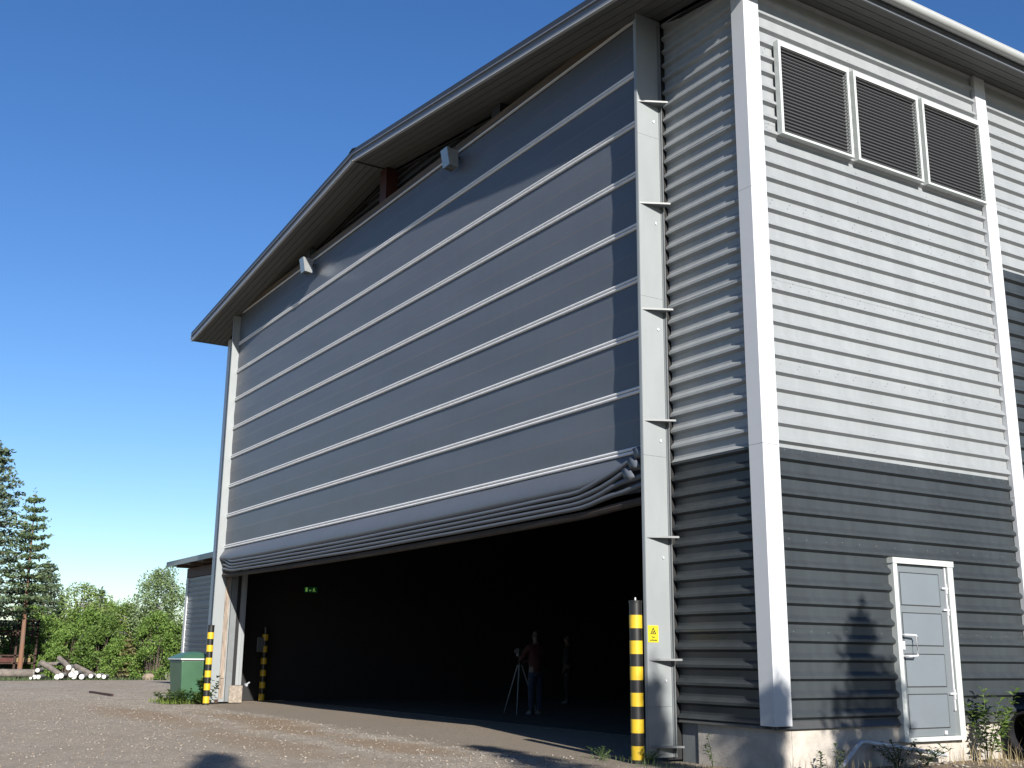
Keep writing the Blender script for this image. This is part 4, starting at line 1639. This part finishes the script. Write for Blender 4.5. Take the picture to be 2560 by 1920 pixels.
# far forest that reads as one mass
g = np.random.default_rng(77)
C = []
for i in range(300):
    D = 110 + 70 * g.random()
    a = R(128 + 95 * g.random()) if False else g.uniform(R(95), R(215))
    cx, cy = 9 + D * math.cos(a), -9 + D * math.sin(a)
    if cx > -60 and cy > 0 and cy < 40: continue
    hh = 2.8 + 2.6 * g.random()
    q = 60
    zz = g.random(q) ** .8
    rr = 2.4 * (1 - zz) + .3
    aa = g.random(q) * 6.283
    C.append(np.stack([cx + rr * np.cos(aa), cy + rr * np.sin(aa), hh * zz], 1))
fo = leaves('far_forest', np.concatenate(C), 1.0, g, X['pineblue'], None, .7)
fo['kind'] = 'stuff'

# trees behind the camera: their tops throw the shadows on the wall, the guide and the yard
GS = 'spruces between the sun and the hangar'
L_ = Vector((2.6, -.636, 1.28))


def shade_tree(P, tt, r0, seed, label, off=0.0):
    q = Vector(P) + L_ * tt
    spruce(q.x, q.y, q.z, r0, seed, label, GS, dens=3.0, lo=1.0)


shade_tree((0, 1.58, 1.72), 3.8, 2.45, 61, 'tall spruce whose top shades the foot of the side wall')
shade_tree((0, .03, .88), 4.6, .32, 63, 'thin spruce whose tip shades the foot of the corner trim')
shade_tree((-GP, -.36, 1.05), 6.6, .75, 64, 'spruce shading the foot of the right door guide')
shade_tree((-4.9, -.95, 0), 7.2, 1.7, 65, 'spruce shading the gravel before the doorway')
shade_tree((-5.0, -4.72, 0), 7.6, 1.9, 66, 'bushy spruce shading the bottom of the yard')


# ------------------------------------------------------------------ plants at the walls
def weed(x, y, h, n, seed, label, group, m='weed', leaf=.06, spread=.12, stems=3, name='weed_plant', z=0.0):
    g = np.random.default_rng(seed)
    t = thing(name, (x, y, z), label, 'plant', group)
    tb = MB()
    Cs, Ds = [], []
    for s in range(stems):
        a = g.random() * 6.283
        ln = h * (.65 + .4 * g.random())
        dx, dy = spread * math.cos(a) * g.random() * 1.6, spread * math.sin(a) * g.random() * 1.6
        path = [np.array([x + dx * .1 + dx * u ** 1.5, y + dy * .1 + dy * u ** 1.5, z + ln * u]) for u in np.linspace(0, 1, 6)]
        tb.tube(path, [.006, .0055, .005, .004, .003, .002], 4)
        for k in range(n):
            u = .15 + .85 * (k + g.random()) / n
            p = path[0] * (1 - u) + path[-1] * u
            aa = k * 2.4 + g.random()
            d = np.array([math.cos(aa), math.sin(aa), .35 + .4 * g.random() - .3 * (1 - u)])
            Cs.append(p); Ds.append(d / np.linalg.norm(d))
    tb.build('stems', X['weeddark'], t)
    V, F = [], []
    for i, (p, d) in enumerate(zip(Cs, Ds)):
        L = leaf * (.7 + .6 * g.random())
        sd_ = np.cross(d, (0, 0, 1)); sd_ /= np.linalg.norm(sd_) + 1e-9
        up = np.cross(sd_, d)
        w = L * .26
        b = len(V)
        V += [p, p + d * L * .5 + sd_ * w + up * L * .06, p + d * L - np.array([0, 0, L * .25]), p + d * L * .5 - sd_ * w + up * L * .06, p + d * L * .5]
        F += [(b, b + 1, b + 4, b), (b + 1, b + 2, b + 4, b + 1), (b + 2, b + 3, b + 4, b + 2), (b + 3, b, b + 4, b + 3)]
    F = np.array(F)[:, :3]
    mesh_np('leaves', np.array(V), F, X[m], t)
    return t


GW = 'weeds along the concrete plinth'
weed(.22, 3.38, .86, 26, 71, 'tall young sapling with hanging green leaves beside the side door', GW, leaf=.14, spread=.34, stems=7, m='weedbright', name='sapling')
weed(.30, 1.62, .30, 16, 72, 'dense dark weed clump under the bend of the loose drainpipe', GW, m='weeddark', leaf=.07, spread=.2, stems=12)
weed(.25, 2.15, .20, 10, 73, 'low dark weed under the middle of the side door', GW, m='weeddark', leaf=.09, spread=.2, stems=8)
weed(.35, .30, .26, 16, 74, 'narrow-leaved weed standing before the bright plinth, right of the corner', GW, m='weeddark', leaf=.075, spread=.05, stems=2)
weed(.40, .55, .30, 16, 75, 'taller narrow-leaved weed before the bright plinth', GW, m='weeddark', leaf=.075, spread=.05, stems=2)
weed(-.75, -.25, .34, 12, 76, 'green weed standing before the plinth between guide and corner', GW, leaf=.075, spread=.1, stems=2)
weed(-1.55, -.55, .16, 12, 77, 'low green weed at the foot of the right door guide', GW, leaf=.05, spread=.2, stems=8)
weed(-2.2, -.75, .12, 10, 78, 'flat weed tuft left of the striped bollard at the doorway', GW, leaf=.05, spread=.2, stems=6)
weed(.55, 4.05, .30, 12, 79, 'broad-leaved dark weed standing before the pale plinth stretch', GW, m='weeddark', leaf=.14, spread=.08, stems=2)
weed(.75, 4.55, .55, 16, 80, 'bright green weed in front of the black ribbed pipes', GW, leaf=.06, spread=.15, stems=6)
GB = 'weeds around the green bin'
weed(-19.2, -1.05, .34, 16, 81, 'green weed tuft at the near left foot of the green bin', GB, leaf=.15, spread=.22, stems=8)
weed(-19.05, -.40, .62, 20, 82, 'tall nettle-like weed between the green bin and the striped bollard', GB, leaf=.17, spread=.18, stems=9)
weed(-19.0, -.66, .26, 14, 83, 'low bright weed before the timber bearers of the green bin', GB, leaf=.14, spread=.22, stems=9)
weed(-19.6, -1.2, .24, 12, 84, 'low weed beside the left face of the green bin', GB, leaf=.13, spread=.25, stems=9)


def grass(name, n, fx, h0, h1, seed, m, w=.006):
    g = np.random.default_rng(seed)
    V, F = [], []
    for i in range(n):
        x, y, z = fx(g)
        h = h0 + (h1 - h0) * g.random()
        a = g.random() * 6.283
        b = g.random() * 6.283
        d = np.array([math.cos(a), math.sin(a), 0]) * h * (.12 + .35 * g.random())
        s = np.array([math.cos(b), math.sin(b), 0]) * w
        p = np.array([x, y, z])
        k = len(V)
        V += [p - s, p + s, p + d * .35 + (0, 0, h * .6) + s * .6, p + d * .35 + (0, 0, h * .6) - s * .6, p + d + (0, 0, h)]
        F += [(k, k + 1, k + 2), (k, k + 2, k + 3), (k + 3, k + 2, k + 4)]
    o = mesh_np(name, np.array(V), np.array(F), X[m])
    o['kind'] = 'stuff'
    return o


grass('green_grass', 900, lambda g: (.25 + 1.0 * g.random(), 4.15 + .9 * g.random(), .0), .25, .62, 1, 'grass')
grass('dry_grass', 260, lambda g: (.08 + .9 * g.random(), 2.6 + 2.2 * g.random(), .0), .05, .30, 2, 'straw', .0035)
grass('dry_grass', 110, lambda g: (.1 + .7 * g.random(), -.3 + 2.9 * g.random(), .0), .05, .26, 3, 'straw', .003)
grass('green_grass', 420, lambda g: (-2.4 + 3.6 * g.random(), -1.0 + .6 * g.random(), -.01), .03, .09, 4, 'weeddark', .004)
grass('green_grass', 600, lambda g: (-20.6 + 1.6 * g.random(), -1.45 + .8 * g.random(), -.01), .04, .16, 5, 'grass', .006)
grass('yard_edge_grass', 4000, lambda g: (-47.5 + 3.4 * g.random(), -12 + 24 * g.random(), -.03), .04, .17, 6, 'weeddark', .015)

# ------------------------------------------------------------------ logs and the rusty rack at the yard's edge
GL = 'white-ended birch logs at the edge of the yard'


def log_thing(a, b, r, label, group, m='log', name='log'):
    t = thing(name, tuple((Vector(a) + Vector(b)) / 2), label, 'log', group)
    a, b = Vector(a), Vector(b)
    d = (b - a).normalized()
    MB().tube([a, a.lerp(b, .5) + Vector((0, 0, .01)), b], [r, r * .97, r * .93], 12).build('bark', X[m], t, smooth=True)
    MB().tube([b, b + d * .012], r * .9, 12).build('cut_end', X['logend'], t)
    return t


log_thing((-46.2, .35, .72), (-44.9, 1.05, .16), .13, 'thick weathered log sloping down to the gravel, left of its partner', 'weathered logs on the heap')
log_thing((-46.2, 1.10, .92), (-45.1, 1.50, .40), .12, 'thick weathered log propped highest on the heap', 'weathered logs on the heap')
log_thing((-46.6, .3, .62), (-46.9, 1.5, .68), .09, 'dark log lying crosswise behind the two sloping logs', 'weathered logs on the heap')
log_thing((-46.5, 1.9, .55), (-45.2, 2.5, .15), .13, 'short dark log sloping to the right of the heap', 'weathered logs on the heap')
ends = [(-44.6, -.15, .12), (-44.5, .0, .12), (-44.9, .0, .40), (-44.55, .78, .12), (-44.6, .95, .17), (-44.9, 1.30, .52), (-44.45, 1.35, .22),
        (-44.5, 1.48, .14), (-44.6, 1.56, .28), (-44.45, 1.80, .13), (-44.5, 2.2, .16), (-44.5, 2.55, .17), (-44.45, 2.76, .13), (-44.3, -.35, .08)]
lab = ['lowest left', 'second from the left', 'raised left', 'first under the sloping log', 'second under the sloping log', 'propped high at the sloping logs',
       'leftmost of the middle cluster', 'lowest of the middle cluster', 'topmost of the middle cluster', 'single right of the middle cluster',
       'third from the right', 'second from the right', 'rightmost', 'tiny outermost left']
for (x, y, z), l in zip(ends, lab):
    log_thing((x - .9, y + .35, z), (x, y, z), (.125 if 'middle' in l or 'sloping' in l else .10) if 'tiny' not in l else .06, 'birch log with a bright white cut end, ' + l, GL, 'bark_birch', 'birch_log')

rk = thing('steel_rack', (-52.5, -.6, 0), 'rusty open steel storage rack behind the slender pine', 'rack')
ry0, ry1, rx = -3.6, 1.25, -53.0
for yy in (ry0, -1.9, .25, 1.2):
    for xx in (rx, rx - 1.4):
        MB().box(xx - .04, xx + .04, yy - .05, yy + .05, 0, 2.8).build('upright', X['rust'], rk)
for z in (2.7, 2.5, 2.2, 2.02, 1.0, .62):
    MB().box(rx - .04, rx + .04, ry0, ry1, z - .035, z + .035).build('rail', X['rust'], rk)
    MB().box(rx - 1.44, rx - 1.36, ry0, ry1, z - .035, z + .035).build('rail', X['rust'], rk)
for z in (.62, 1.0, 2.1):
    for yy in lin(ry0 + .3, ry1 - .2, 8):
        MB().box(rx - 1.4, rx, yy - .03, yy + .03, z - .03, z + .03).build('cross_bar', X['rust'], rk)
GR = 'goods stored on the rusty rack'
for (y0, y1, z0, z1, m, l, c) in ((-3.4, -1.2, .68, .86, 'tim', 'yellow timber stack on the lower shelf of the rusty rack', 'timber'),
                                  (-.9, .2, .68, .90, 'redpaint', 'reddish crate on the lower shelf behind the slender pine', 'crate'),
                                  (-3.3, -1.0, 1.06, 1.26, 'redpaint', 'long reddish crate above the yellow timber stack', 'crate'),
                                  (.35, 1.0, .68, .90, 'tim', 'short yellow timber stack at the right end of the rusty rack', 'timber')):
    t = thing('stored_goods', (rx - .7, (y0 + y1) / 2, z0), l, c, GR)
    nb = 4
    for k in range(nb):
        zz = z0 + (z1 - z0) * k / nb
        MB().box(rx - 1.3, rx - .02 * (k % 2), y0, y1, zz, zz + (z1 - z0) / nb - .012).build('board', X[m], t)
pl = thing('sheet_stack', (rx - .5, -2.2, 0), 'pale stack of sheets on the ground under the rusty rack', 'sheets', GR)
for k in range(5):
    MB().box(rx - 1.2, rx + .1, -3.4, -.7 + .05 * (k % 2), .30 + .05 * k, .30 + .05 * k + .035).build('sheet', X['palegoods'], pl)
dr = thing('drum', (rx - .2, -1.6, 0), 'pale metal drum lying low under the rusty rack', 'drum', GR)
MB().lathe(rx - .1, -1.5, [(.2, .0), (.2, .12), (.21, .13), (.21, .15), (.2, .16), (.2, .26)], 18).build('shell', X['palegoods'], dr, smooth=True)
MB().lathe(rx - .1, -1.5, [(.19, .26), (.19, .27)], 18).build('lid', X['rubber'], dr)
log_thing((-49.6, -3.5, .2), (-49.0, .55, .2), .2, 'long grey log lying on the ground before the rusty rack', 'weathered logs on the heap')
rock = MB(); rock.lathe(-45.2, 6.0, [(.30, -.05), (.36, .12), (.28, .3), (.1, .38)], 9)
rk_ = rock.build('rock', X['stone'], smooth=True)
tag(rk_, 'grey rock at the yard edge left of the green bin', 'rock')
rock = MB(); rock.lathe(-45.0, 4.9, [(.26, -.05), (.3, .1), (.2, .24), (.05, .28)], 8)
rk_ = rock.build('rock', X['stoneb'], smooth=True)
tag(rk_, 'reddish rock among the shrubs left of the grey rock', 'rock')
sh_ = MB().box(-27.5, -24.6, -1.45, -1.38, -.01, .05).build('timber_plank', X['rust'])
tag(sh_, 'thin dark plank lying on the gravel left of the green bin', 'plank')
